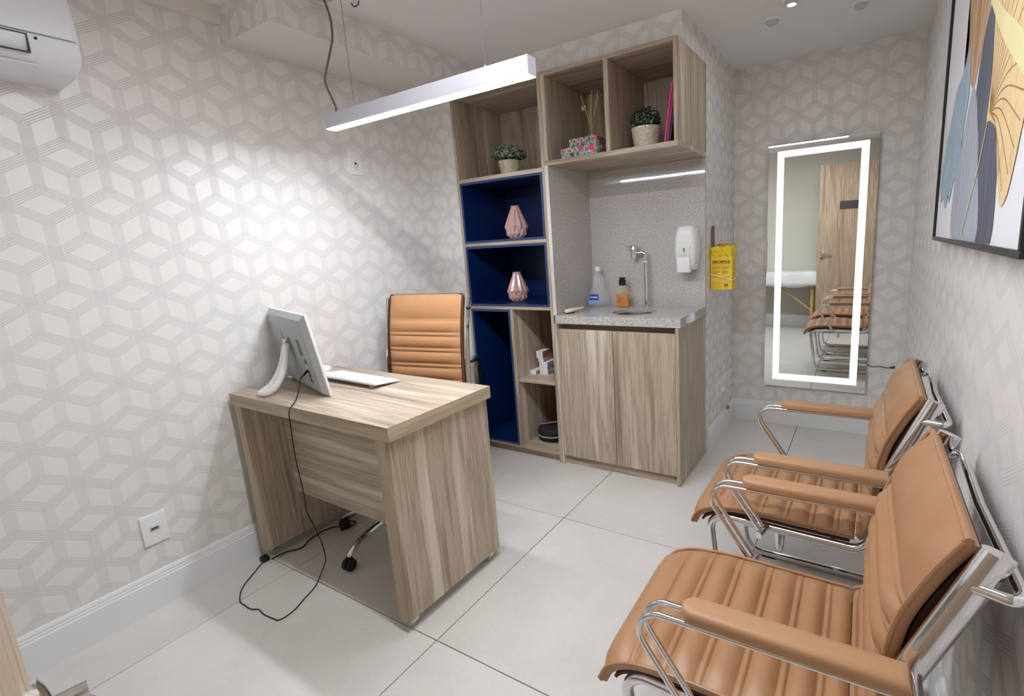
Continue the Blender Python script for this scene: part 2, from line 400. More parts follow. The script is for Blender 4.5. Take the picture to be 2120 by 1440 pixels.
# ================================================================== shelving round the sink
tu = thing('shelf_unit', 'tall open oak shelf unit with navy lined niches beside the sink', 'shelf unit', (XA, 0, 0))
T = .018
wbx('side_panel', tu, XA, XA + T, 0, D, 0, ZT, 'wz'); wbx('side_panel', tu, XB - .02, XB, 0, D, 0, ZT, 'wz')
wbx('back_panel', tu, XA + T, XB - .02, D - .006, D, .05, ZT - .02, 'wz', 0)
wbx('top_panel', tu, XA + T, XB - .02, 0, D - .006, ZT - .02, ZT, 'wx')
xl, xr = XA + T, XB - .02
wbx('shelf', tu, xl, xr, 0, D - .006, 1.683, 1.7055, 'wx'); wbx('shelf', tu, xl, xr, 0, D - .006, 1.309, 1.328, 'wx')
wbx('shelf', tu, xl, xr, 0, D - .006, .927, .946, 'wx'); wbx('shelf', tu, xl, xr, 0, D - .006, .046, .0644, 'wx')
wbx('plinth', tu, xl, xr, .03, .048, 0, .046, 'wx')
wbx('divider', tu, .479, .499, 0, D - .006, .0644, .927, 'wz'); wbx('shelf', tu, .499, xr, .012, D - .006, .478, .495, 'wx')
def niche(x0, x1, z0, z1):
    t = .013
    n = objw('niche_box', box(box(box(box(B(), x0, x1, .001, D - .02, z0, z0 + t, .001, 1), x0, x1, .001, D - .02, z1 - t, z1, .001, 1), x0, x0 + t, .001, D - .02, z0 + t, z1 - t, .001, 1), x1 - t, x1, .001, D - .02, z0 + t, z1 - t, .001, 1), 'blue', tu)
    n['label'] = 'navy lacquered niche lining'
    sub('niche_back', n, box(B(), x0, x1, D - .02, D - .007, z0, z1), 'blue')
    f = B()
    for a in ((x0, x1, z0, z0 + t), (x0, x1, z1 - t, z1), (x0, x0 + t, z0 + t, z1 - t), (x1 - t, x1, z0 + t, z1 - t)): box(f, a[0], a[1], -.0005, .001, a[2], a[3])
    sub('niche_edge', n, f, 'blue_edge_lit')
niche(xl + .001, xr - .001, 1.3285, 1.6825); niche(xl + .001, xr - .001, .9465, 1.3085); niche(xl + .001, .4785, .065, .9265)

uc = thing('wall_cabinet', 'open oak wall cabinet with two compartments above the sink', 'cabinet', (XB, 0, ZB))
wbx('bottom_panel', uc, XB + .0005, XC - .0, 0, D + .02, ZB, ZB + .024, 'wx'); wbx('top_panel', uc, XB + .0005, XC - .02, 0, D + .02, ZT - .02, ZT, 'wx')
wbx('side_panel', uc, XC - .02, XC, 0, D + .02, ZB + .024, ZT, 'wz'); wbx('side_panel', uc, XB + .0005, XB + .027, 0, D + .02, ZB + .024, ZT - .02, 'wz')
wbx('divider', uc, 1.156, 1.181, 0, D + .012, ZB + .024, ZT - .02, 'wz'); wbx('back_panel', uc, XB + .027, XC - .02, D + .012, D + .02, ZB + .024, ZT - .02, 'wz', 0)

bc = thing('base_cabinet', 'oak base cabinet with two plain doors under the granite worktop', 'cabinet', (XB, 0, 0))
XE = 1.5141
wbx('side_panel', bc, XB + .0005, XB + .0165, 0, D + .02, 0, .854, 'wz'); wbx('side_panel', bc, XE - .018, XE, 0, D + .02, 0, .854, 'wz')
wbx('back_panel', bc, XB + .0165, XE - .018, D + .01, D + .02, .05, .854, 'wz', 0); wbx('floor_panel', bc, XB + .0165, XE - .018, .022, D + .01, .05, .068, 'wx')
wbx('plinth', bc, XB + .0165, XE - .018, .022, .040, 0, .05, 'wx'); wbx('top_rail', bc, XB + .0165, XE - .018, .075, .093, .76, .854, 'edge')
wbx('door', bc, XB + .018, 1.1490, .001, .0195, .056, .822, 'wz', .0008); wbx('door', bc, 1.1528, XE - .0195, .001, .0195, .056, .822, 'wz', .0008)

wt = thing('worktop', 'polished grey granite worktop with a round sink cut into it', 'worktop', (XB, 0, .854))
bm = B()
x0, x1, y0, y1, z0, z1 = XB + .012, 1.526, -.004, D, .8545, ZW
cx, cy, rr, n = 1.195, .205, .122, 48
def rectpt(a):
    dx, dy = math.cos(a), math.sin(a); t = 1e9
    if dx > 1e-9: t = min(t, (x1 - cx) / dx)
    if dx < -1e-9: t = min(t, (x0 - cx) / dx)
    if dy > 1e-9: t = min(t, (y1 - cy) / dy)
    if dy < -1e-9: t = min(t, (y0 - cy) / dy)
    return cx + dx * t, cy + dy * t
angs = sorted([2 * math.pi * i / n for i in range(n)] + [math.atan2(b - cy, a - cx) % (2 * math.pi) for a in (x0, x1) for b in (y0, y1)])
def ring(f, z): return [(*f(a), z) for a in angs]
ci = lambda a: (cx + rr * math.cos(a), cy + rr * math.sin(a))
zh = .881
loft(bm, [ring(ci, zh), ring(rectpt, z0), ring(rectpt, z1), ring(ci, z1), ring(ci, zh)], True, False, False)
bmesh.ops.remove_doubles(bm, verts=bm.verts, dist=1e-6)
objw('slab', bm, 'stone', wt, ang=30)
bm = lathe(B(), [(rr + .008, .8785), (rr + .002, .8795), (rr - .001, .87), (rr - .006, .83), (rr - .025, .79), (.06, .765), (.02, .76), (.0, .7595)], 40, cx, cy, False, False)
sk = objw('sink_bowl', bm, 'darksteel', wt); sk['label'] = 'round steel sink bowl'
sub('drain', sk, lathe(B(), [(.0, .7625), (.022, .7625), (.024, .760)], 20, cx, cy, True, False), 'chrome')
wbx('sticker', wt, 1.5262, 1.5272, .09, .14, .862, .892, 'white', 0)['label'] = 'small white sticker'
bs = thing('backsplash', 'polished grey granite backsplash panel behind the tap', 'backsplash', (XB, D, ZW))
wbx('back_slab', bs, XB + .0205, XC - .0015, D, D + .0195, ZW - .045, ZB - .0005, 'stone', .001)
wbx('side_slab', bs, XB + .0005, XB + .0205, .0015, D + .0195, ZW + .0005, ZB - .0005, 'stone', 0); wbx('cut_edge', bs, XB + .0005, XB + .0205, -.001, .0015, ZW + .0005, ZB - .0005, 'stone_cut', 0)

# ================================================================== things on the shelves
def plant(loc, label, r0, r1, h, fr, fz, mat, n, seed, leafs, squash):
    t = thing('potted_plant', label, 'plant', loc)
    bm = B(); lathe(bm, [(r0, 0), (r0 + (r1 - r0) * .5, h * .45), (r1, h - .004), (r1 - .001, h), (r1 - .007, h), (r1 - .009, h - .012), (0.0, h - .013)], 32, 0, 0, True, False)
    obj('pot', bm, 'pot', t); obj('soil', lathe(B(), [(r1 - .009, h - .013), (r1 * .6, h + .004), (0, h + .012)], 20, cap0=False, cap1=False), 'soil', t)
    rnd = random.Random(seed); bm = B()
    for i in range(n):
        a = rnd.uniform(0, 2 * math.pi); e = math.acos(rnd.uniform(-.15, 1)); k = rnd.uniform(.72, 1.02)
        d = Vector((math.sin(e) * math.cos(a), math.sin(e) * math.sin(a), math.cos(e)))
        p = Vector((d.x * fr * k, d.y * fr * k, fz + d.z * fr * squash * k))
        nrm = (d + Vector([rnd.uniform(-.5, .5) for _ in range(3)])).normalized(); s = rnd.uniform(.7, 1.15) * leafs
        tx = nrm.orthogonal().normalized(); tx.rotate(Matrix.Rotation(rnd.uniform(0, 6.28), 3, nrm)); ty = nrm.cross(tx)
        q = [p - tx * s, p + ty * s * .55 + nrm * s * .25, p + tx * s, p - ty * s * .55 + nrm * s * .25]
        f = bm.faces.new([bm.verts.new(v) for v in q]); f.material_index = 0 if rnd.random() < mat[2] else 1
    o = obj('foliage', bm, [mat[0], mat[1]], t, sm=False); o['kind'] = 'stuff'
    bm = B()
    for i in range(9):
        a = i * 2.4; tube(bm, [(0, 0, h - .005), (fr * .3 * math.cos(a), fr * .3 * math.sin(a), fz), (fr * .8 * math.cos(a), fr * .8 * math.sin(a), fz + fr * .4 * squash)], .0012, 5)
    o = obj('stems', bm, 'leaf_d', t); o['kind'] = 'stuff'
plant((.455, .14, 1.7055), 'pale sage green bush in a cracked cream pot on the oak shelf', .049, .064, .088, .104, .108, ('leaf_l', 'leaf_d', .62), 900, 3, .0098, .66)
plant((1.312, .15, ZB + .024), 'dark green clipped ball plant in a cracked cream pot beside pink folders', .058, .0745, .108, .078, .128, ('leaf_d', 'leaf_l', .86), 1100, 5, .0078, 1.0)

rd = thing('reed_diffuser', 'glass reed diffuser bottle with pale sticks tied with raffia', 'diffuser', (.985, .19, ZB + .024))
bm = lathe(B(), [(.040, 0), (.042, .01), (.042, .115), (.036, .125), (.0335, .122), (.039, .112), (.039, .012), (.0, .008)], 28, cap1=False); obj('bottle', bm, 'glass', rd)
for i, (tx_, ty_, h_) in enumerate(((-.052, -.012, .335), (.004, .012, .355), (.050, -.008, .345), (-.030, .024, .28), (.030, .026, .32), (.014, -.026, .33))):
    obj('reed', tube(B(), smooth([(-tx_ * .42, -ty_ * .6, .012), (tx_ * .04, ty_ * .04, .165), (tx_, ty_, h_)], 4), .0024, 6), 'reed', rd)
obj('raffia_tie', tube(B(), [(.009 * math.cos(t * .5), .009 * math.sin(t * .5), .15 + .0012 * t) for t in range(26)], .003, 6), 'raffia', rd)
bm = B()
for i in range(14):
    d = Vector((math.cos(i * 2.4), math.sin(i * 2.4), math.cos(i * 1.7))); lathe_p = Vector((-.036, -.015, .270)) + d * .009
    bmesh.ops.create_icosphere(bm, subdivisions=1, radius=.005, matrix=Matrix.Translation(lathe_p))
obj('dried_flower', bm, 'raffia', rd)
def gift(loc, w, dp, h, rz, label):
    t = thing('gift_box', label, 'box', loc, rz)
    obj('base', box(B(), -w / 2, w / 2, -dp / 2, dp / 2, 0, h * .86, .0015, 1), 'giftbase', t)
    l = obj('lid', box(B(), -w / 2 - .002, w / 2 + .002, -dp / 2 - .002, dp / 2 + .002, h * .5, h, .0015, 1), 'giftbase', t)
    bm = B(); 
    for s in (-1, 1):
        tube(bm, smooth([(-w * .16, -dp / 2 - .004, h * .55), (-w * .16 + s * .022, -dp / 2 - .010, h * .95), (-w * .16 + s * .03, -dp / 2 - .008, h * .45), (-w * .16, -dp / 2 - .004, h * .52)], 4), .0035, 6, ry=.0012)
    obj('ribbon_bow', bm, 'pink', t)
gift((.998, .075, ZB + .024), .212, .13, .048, R(-2), 'larger tropical print gift box, lower of the pair on the oak shelf')
gift((1.012, .085, ZB + .0727), .158, .11, .042, R(2), 'smaller tropical print gift box stacked on top of another')
def folder(x, th, h, dp, lean, mat, label, y=.05):
    t = thing('folder', label, 'folder', (x, y, ZB + .024)); t.rotation_euler = (0, lean, 0)
    obj('cover', box(B(), -th, -th + .0012, 0, dp, 0, h, .0004, 1), mat, t); obj('cover', box(B(), -.0012, 0, 0, dp, 0, h, .0004, 1), mat, t)
    obj('spine', box(B(), -th + .0012, -.0012, 0, .0012, 0, h, .0003, 1), mat, t); obj('pages', box(B(), -th + .0014, -.0014, .003, dp - .003, .003, h - .003), 'medwhite', t)
folder(1.4475, .011, .272, .20, R(8.6), 'magenta', 'bright magenta folder leaning next to the round green plant'); folder(1.4590, .0095, .272, .20, R(8.6), 'magenta2', 'deep pink folder leaning between magenta and navy folders')
folder(1.4705, .0095, .18, .20, R(8.6), 'navy', 'dark navy folder against the cabinet side panel')

def vase(loc, s, label):
    n = 11; bm = B()
    def rg(ro, ri, zo, zi): return [((ro if i % 2 == 0 else ri) * math.cos(math.pi * i / n), (ro if i % 2 == 0 else ri) * math.sin(math.pi * i / n), zo if i % 2 == 0 else zi) for i in range(2 * n)]
    rings = [rg(.038, .034, 0, 0), rg(.056, .063, .034, .024), rg(.0725, .062, .070, .078), rg(.053, .051, .118, .104), rg(.028, .024, .176, .176), rg(.025, .025, .184, .184), rg(.0275, .0275, .188, .188), rg(.0275, .0275, .193, .193), rg(.021, .021, .193, .193), rg(.020, .020, .17, .17)]
    rings = [[(x * s, y * s, z * s) for x, y, z in r] for r in rings]
    loft(bm, rings, True, True, True); bmesh.ops.triangulate(bm, faces=bm.faces[:])
    o = obj('vase', bm, 'pink', None, loc, sm=False); return tag(o, label, 'vase')
vase((.468, .145, 1.3285 + .0135), 1.0, 'pink faceted vase in the navy niche nearest the oak top compartment')
vase((.448, .140, .9465 + .0135), .94, 'pink faceted vase with bright highlights in the second navy niche down')

# medicine cartons on the little oak shelf
def carton(x, y, z, w, dp, h, label, front='medwhite', side='medgrey', rz=0):
    t = thing('carton', label, 'box', (x - .016, y - .028, z), rz, 'small cartons on the oak shelf')
    o = obj('body', box(B(), -w / 2, w / 2, -dp / 2, dp / 2, 0, h, .0006, 1), [front, side], t)
    for p in o.data.polygons: p.material_index = 1 if p.normal.x > .7 else 0
    f = obj('front_flap', box(B(), -w / 2 + .002, w / 2 - .002, -dp / 2 - .0005, -dp / 2, .002, h - .002), 'medwhite', t)
    obj('print', box(B(), -w * .28, -w * .20, -dp / 2 - .0008, -dp / 2 - .0005, h * .25, h * .75), 'medgrey', f)
zs = .4955
carton(.541, .205, zs, .046, .09, .024, 'white carton lying alone in front of the stacked cartons')
for k, (dx, hh) in enumerate(((0, .026), (-.002, .026), (.0, .026))):
    carton(.606 + dx, .235, zs + k * .0265, .062, .10, .026, ('white carton at the bottom of the small stack', 'white carton in the middle of the small stack', 'white carton third up in the small stack')[k])
carton(.589, .228, zs + .0797, .042, .085, .022, 'narrow white carton under two upright cartons')
carton(.571, .225, zs + .1023, .022, .085, .045, 'upright white carton on top of the stack, by the divider'); carton(.5955, .225, zs + .1023, .024, .085, .045, 'upright carton with an orange brown side on top of the stack', 'medwhite', 'medred')
carton(.672, .285, zs, .05, .09, .055, 'dark sided carton beside the small stack', 'medgrey', 'navy'); carton(.672, .285, zs + .0555, .05, .09, .028, 'white carton lying on a dark sided carton')
carton(.674, .287, zs + .084, .05, .08, .03, 'brown topped carton at the back of the small shelf', 'taupe', 'medred')
gl = thing('hand_mirror', 'small chrome rimmed compact mirror standing beside the cartons', 'mirror', (.668, .17, zs + .0225))
bm = B(); tube(bm, [(.018 * math.cos(i * math.pi / 10), 0, .018 * math.sin(i * math.pi / 10)) for i in range(20)], .0045, 8, closed=True); obj('rim', bm, 'chrome', gl)
bm = lathe(B(), [(.016, -.002), (.016, .002)], 20); bmesh.ops.rotate(bm, verts=bm.verts, matrix=Matrix.Rotation(R(90), 3, 'X')); obj('glass', bm, 'blackgloss', gl)
rc = thing('round_case', 'round black zip case on the bottom oak shelf', 'case', (.612, .195, .0644))
obj('lower_shell', lathe(B(), [(.075, 0), (.099, .012), (.104, .034)], 36, cap1=False), 'blackfab', rc); obj('upper_shell', lathe(B(), [(.104, .040), (.102, .062), (.092, .080), (.07, .090), (.0, .093)], 36, cap0=False, cap1=False), 'blackfab', rc)
obj('zip', lathe(B(), [(.104, .033), (.1065, .0345), (.1065, .0395), (.104, .041)], 36, cap0=False, cap1=False), 'grey', rc)
pn = thing('pen', 'dusty pink pen resting on the round black case', 'pen', (.60, .18, .161))
obj('barrel', tube(B(), [(-.045, -.02, 0), (.05, .03, .012)], .0055, 10), 'pen', pn); obj('tip', tube(B(), [(-.056, -.026, -.0015), (-.045, -.02, 0)], [.0062, .0062], 10), 'pen', pn)

# ================================================================== things on the worktop and round the sink
tp = thing('tap', 'slim chrome tap with a right angled swan neck behind the sink', 'tap', (1.187, .412, ZW))
obj('base_flange', lathe(B(), [(.024, 0), (.024, .005), (.014, .010)], 24), 'chrome', tp)
obj('riser', tube(B(), fillet([(0, 0, .008), (0, 0, .32), (-.055, 0, .318)], .022), .0105, 14), 'chrome', tp); obj('joint_ring', lathe(B(), [(.0125, .262), (.0125, .27)], 16), 'white', tp)
vb = obj('valve_body', lathe(B(), [(.0, .283), (.010, .283), (.010, .289), (.0185, .291), (.0185, .360), (.016, .364), (.0, .364)], 20, -.073, 0), 'chrome', tp)
obj('lever', tube(B(), [(-.083, 0, .355), (-.122, 0, .358)], .0045, 10), 'chrome', vb)
bt = thing('water_bottle', 'clear plastic bottle with a blue label standing on the worktop', 'bottle', (.886, .382, ZW))
def rsq(hw, hd, z, r, n=6):
    out = []
    for q, (sx, sy) in enumerate(((1, 1), (-1, 1), (-1, -1), (1, -1))):
        for k in range(n + 1):
            a = math.pi / 2 * (q + k / n); out.append((sx * (hw - r) + r * math.cos(a), sy * (hd - r) + r * math.sin(a), z))
    return out
bm = B(); loft(bm, [rsq(.050, .048, 0, .02), rsq(.055, .053, .006, .022), rsq(.055, .053, .078, .022), rsq(.051, .049, .088, .026), rsq(.044, .044, .102, .03), rsq(.041, .041, .115, .035), rsq(.038, .038, .130, .036), rsq(.041, .041, .142, .036), rsq(.037, .037, .16, .036), rsq(.033, .033, .19, .0329), rsq(.019, .019, .205, .0189), rsq(.018, .018, .225, .0179)], True, True, True)
obj('body', bm, 'pet', bt); obj('cap', lathe(B(), [(.0185, .218), (.0195, .22), (.0195, .238), (.015, .246), (.0, .247)], 20, cap1=False), 'offwhite', bt)
lb = obj('label', box(B(), -.042, .030, -.0542, -.0536, .022, .086), 'label_pale', bt); obj('label_band', box(B(), -.038, .025, -.0546, -.0542, .046, .082), 'label_blue', lb)
text('lettering', 'Asseptgel', .017, 'white', lb, (-.0065, -.0548, .060), (R(90), 0, 0), .78, .0004)
sp = thing('soap_bottle', 'small clear bottle half full of amber soap with a black cap', 'bottle', (1.046, .385, ZW))
bm = B(); loft(bm, [rsq(.034, .019, .0, .012), rsq(.038, .022, .004, .014), rsq(.038, .022, .102, .014), rsq(.033, .019, .118, .014), rsq(.019, .017, .130, .0165), rsq(.019, .017, .134, .0165)], True, True, True)
obj('body', bm, 'soapclear', sp); bm = B(); loft(bm, [rsq(.0365, .0207, .004, .013), rsq(.0365, .0207, .078, .013)]); obj('liquid', bm, 'amber', sp)
cp = obj('cap', lathe(B(), [(.020, .131), (.020, .152), (.023, .154), (.023, .160), (.016, .163), (.016, .170), (.020, .1715), (.020, .177), (.0, .177)], 24, cap1=False), 'black', sp)
bm = B()
for k, (w_, z_) in enumerate(((.022, .066), (.034, .056), (.034, .050), (.026, .042), (.030, .034), (.018, .028))): box(bm, -.022, -.022 + w_, -.0226, -.0222, z_, z_ + .0022)
obj('print', bm, 'medred', sp)
br = thing('scrub_brush', 'cream plastic nail brush lying on the worktop', 'brush', (.851, .135, ZW), R(78))
bm = B()
pr_ = [(-.075, .014, .009), (-.068, .021, .0115), (-.04, .023, .012), (-.012, .019, .0115), (.02, .012, .009), (.06, .010, .008), (.074, .007, .006)]
loft(bm, [[(x, w_ * math.cos(a * math.pi / 8), .016 + h_ * math.sin(a * math.pi / 8)) for a in range(16)] for x, w_, h_ in pr_]); obj('handle', bm, 'cream', br)
bm = B()
for i in range(9):
    for j in range(4): tube(bm, [(-.064 + i * .006, -.012 + j * .008, .008), (-.064 + i * .006, -.012 + j * .008, 0)], .0022, 5)
o = obj('bristles', bm, 'bristle', br); o['kind'] = 'stuff'

ds = thing('soap_dispenser', 'white wall soap dispenser fixed to the granite beside the tap', 'dispenser', (1.432, D, 1.10))
def disp(scale, y, zoff=0):
    pts = [(-.048, .012), (-.058, .06), (-.064, .13), (-.060, .19), (-.050, .235), (-.038, .252), (0, .2545), (.038, .252), (.050, .235), (.060, .19), (.064, .13), (.058, .06), (.048, .012)]
    return [(x * scale, y, .13 + (z - .13) * scale + zoff) for x, z in pts]
bm = B(); loft(bm, [disp(1, 0), disp(1.0, -.05), disp(.97, -.07), disp(.84, -.085), disp(.72, -.09)]); obj('housing', bm, 'white', ds, ang=30)
bm = B(); box(bm, -.040, .034, -.104, -.06, .0, .088, .006, 3); pb = obj('push_bar', bm, 'white', ds)
bm = B(); box(bm, -.036, .034, -.0965, -.08, .09, .142, .004, 2); ip = obj('inspection_panel', bm, 'offwhite', ds)
bm = B(); loft(bm, [[(.0, y, .107), (-.0065, y, .12), (-.0065, y, .134), (.0065, y, .134), (.0065, y, .12)] for y in (-.0972, -.0966)]); obj('level_window', bm, 'mgrey', ip)
text('lettering', 'premisse', .0085, 'mgrey', ip, (-.004, -.0968, .0945), (R(90), 0, 0))

# sharps bin box on the side of the wall block
sx = thing('sharps_box', 'yellow cardboard sharps disposal box in a wire holder', 'box', (1.588, .60, .985))
obj('carton', box(B(), -.0605, .0605, -.05, .06, 0, .215, .001, 1), 'yellow', sx)
bm = B(); n_ = 12
for sgn, y in ((1, -.051), (1, .061)):
    rows = []
    for k in range(5):
        z = .19 + k * .0135
        rows.append([(-.0625 + .125 * i / n_, y + .006 * math.sin(i * 1.9 + k * 1.3) - (.004 if y < 0 else -.004) * (k > 1) , z + .004 * math.sin(i * 1.1 + k)) for i in range(n_ + 1)])
    loft(bm, rows, False, False, False)
for x in (-.0615, .0615):
    loft(bm, [[(x + .003 * math.sin(j + k), -.05 + .11 * j / 8, .19 + k * .0135) for j in range(9)] for k in range(5)], False, False, False)
o = obj('bag_liner', bm, 'yellowbag', sx); md = o.modifiers.new('thick', 'SOLIDIFY'); md.thickness = .001
bm = B(); loft(bm, [[(-.058, .06, .215), (.058, .06, .215), (.058, .061, .215), (-.058, .061, .215)], [(-.05, .066, .258), (.056, .066, .258), (.056, .067, .258), (-.05, .067, .258)]]); obj('lid_flap', bm, 'cardin', sx)
text('lettering', 'DESCARPACK', .0195, 'ink', sx, (0, -.0502, .152), (R(90), 0, 0), .82, .0007)
bm = B(); box(bm, -.052, .052, -.0505, -.0501, .146, .148); box(bm, -.056, .056, -.0505, -.0501, .132, .133); bm2 = B()
rnd = random.Random(4)
for c0, c1, zs_ in ((-.052, -.006, [.126, .122, .118, .106, .102, .098, .094, .090, .086, .072, .068]), (.002, .046, [.126, .122, .118, .106, .102, .098, .094, .090, .072, .068, .060])):
    for z in zs_: box(bm2, c0, c1 - rnd.uniform(0, .012), -.0505, -.0501, z, z + .0018)
for z, l in ((.044, .045), (.036, .058), (.030, .04), (.022, .05), (.013, .058), (.007, .04)): box(bm2, -.052, -.052 + l, -.0505, -.0501, z, z + .0018)
obj('print', bm, 'ink', sx); obj('fine_print', bm2, 'inkfaint', sx)
lg = B(); box(lg, .018, .036, -.0506, -.0501, .019, .0225); box(lg, .018, .036, -.0506, -.0501, .0295, .033); box(lg, .018, .0225, -.0506, -.0501, .019, .033); box(lg, .032, .0365, -.0506, -.0501, .021, .031)
lgo = obj('logo', lg, 'ink', sx); text('logo_lettering', 'descarpack', .006, 'ink', lgo, (.027, -.0502, .012), (R(90), 0, 0))
bm = B()
for k in range(14): box(bm, .0605, .0608, -.038 + (k % 2) * .006, .02 + (k % 3) * .008, .04 + k * .009, .042 + k * .009)
obj('side_print', bm, 'ink', sx)
wh = thing('wire_holder', 'thin white wire holder wrapped round the yellow box', 'holder', (XC, .60, 1.055))
obj('hoop', tube(B(), fillet([(.001, -.058, .022), (.003, -.0585, .02), (.1315, -.0585, -.016), (.1315, .068, .006), (.001, .068, .02)], .006, 4), .0022, 8), 'white', wh)
ts_ = thing('mount_strip', 'narrow taupe plastic strip on the wall above the yellow box', 'wall bracket', (XC + .001, .592, 1.05))
obj('strip', box(B(), 0, .012, -.017, .017, 0, .27, .002, 1), 'taupe', ts_); obj('hook_end', box(B(), 0, .013, -.011, .011, .27, .296, .003, 1), 'taupe', ts_)

# ================================================================== desk
dk = thing('desk', 'oak laminate desk with slab ends and a modesty panel on small castors', 'desk', (.53, -1.135, 0), R(-.8))
def dbx(name, x0, x1, y0, y1, z0, z1, mat, bev=.0012): return obj(name, box(B(), x0, x1, y0, y1, z0, z1, bev, 1), mat, dk)
top = dbx('desktop', -.503, .500, -.250, .250, .7105, .7600, 'wx')
obj('edge_band', box(B(), -.503, .500, -.2508, -.2500, .7110, .7595), 'edge', top); obj('edge_band', box(B(), .500, .5008, -.2495, .2495, .7110, .7595), 'edgey', top)
for nm, x0, x1 in (('end_panel', -.478, -.430), ('end_panel', .428, .478)):
    p = dbx(nm, x0, x1, -.248, .248, .042, .7100, 'wz')
    obj('edge_band', box(B(), x0 + .0006, x1 - .0006, -.2486, -.2480, .0425, .7095), 'edgez', p)
dbx('modesty_panel', -.4295, .4275, -.085, -.067, .255, .7100, 'wx')
for x in (-.454, .453):
    for y in (-.205, .215):
        c = obj('castor', box(B(), x - .018, x + .018, y - .018, y + .018, .036, .0415, .001, 1), 'steel', dk)
        bm = B(); loft(bm, [[(x - .012, y - .016, .036), (x + .012, y - .016, .036), (x + .012, y + .016, .036), (x - .012, y + .016, .036)], [(x - .011, y - .020, .020), (x + .011, y - .020, .020), (x + .011, y + .008, .020), (x - .011, y + .008, .020)]]); obj('fork', bm, 'steel', c)
        bm = lathe(B(), [(.0, -.008), (.014, -.008), (.0165, -.004), (.0165, .004), (.014, .008), (.0, .008)], 20, cap0=False, cap1=False); bmesh.ops.rotate(bm, verts=bm.verts, matrix=Matrix.Rotation(R(90), 3, 'Y'))
        obj('wheel', bm, 'grey', c, (x, y - .008, .0165))

# ================================================================== chairs
def resample(prof, n):
    P = [Vector(p) for p in smooth([(a, 0, b) for a, b in prof], 8)]
    L = [0]
    for a, b in zip(P, P[1:]): L.append(L[-1] + (b - a).length)
    out = []
    for i in range(n + 1):
        s = L[-1] * i / n; k = 0
        while k < len(L) - 2 and L[k + 1] < s: k += 1
        t = (s - L[k]) / max(L[k + 1] - L[k], 1e-9); out.append((s, P[k].lerp(P[k + 1], t)))
    return out, L[-1]
def cushion(prof, hw, breaks, th, amp, n=230, flip=1):
    """padded strip: profile in x/z, ribs across it between the given seam positions (metres along the profile)"""
    S, L = resample(prof, n); rings = []; edge = []
    for i, (s, p) in enumerate(S):
        t = (S[min(i + 1, n)][1] - S[max(i - 1, 0)][1]).normalized(); nr = Vector((-t.z, 0, t.x)) * flip
        k = max([b for b in [0] + breaks if b <= s + 1e-9]); k2 = min([b for b in breaks + [L] if b > s - 1e-9] + [L]); w = max(k2 - k, 1e-6)
        u = (s - k) / w; a = amp * min(1, w / .05) ** .7
        bul = a * (1 - abs(2 * u - 1) ** 2.2)
        r = []
        for j in range(13):
            v = -1 + 2 * j / 12; e = 1 - abs(v) ** 10
            r.append(p + nr * (bul * e - th * .30 * (1 - e)) + Vector((0, v * hw, 0)))
        for v in (1.0, .985, .6, -.6, -.985, -1.0):
            r.append(p - nr * th * (1 if abs(v) < .99 else .75) + Vector((0, v * (hw - .002), 0)))
        rings.append(r); edge.append((p - nr * th * .30, nr))
    bm = B(); loft(bm, rings); return bm, edge
def alt(L, first, wide, thin, last):
    out = []; s = first
    while s < L - last - .01: out += [s, s + thin]; s += thin + wide
    return out
X0 = 2.15
SEAT = [(1.828, .352), (1.846, .386), (1.880, .411), (1.930, .426), (2.030, .434), (2.170, .432), (2.262, .430), (2.305, .4295)]
BACK = [(2.306, .4305), (2.330, .450), (2.339, .505), (2.340, .600), (2.354, .700), (2.390, .790), (2.428, .858)]
HWS = .225
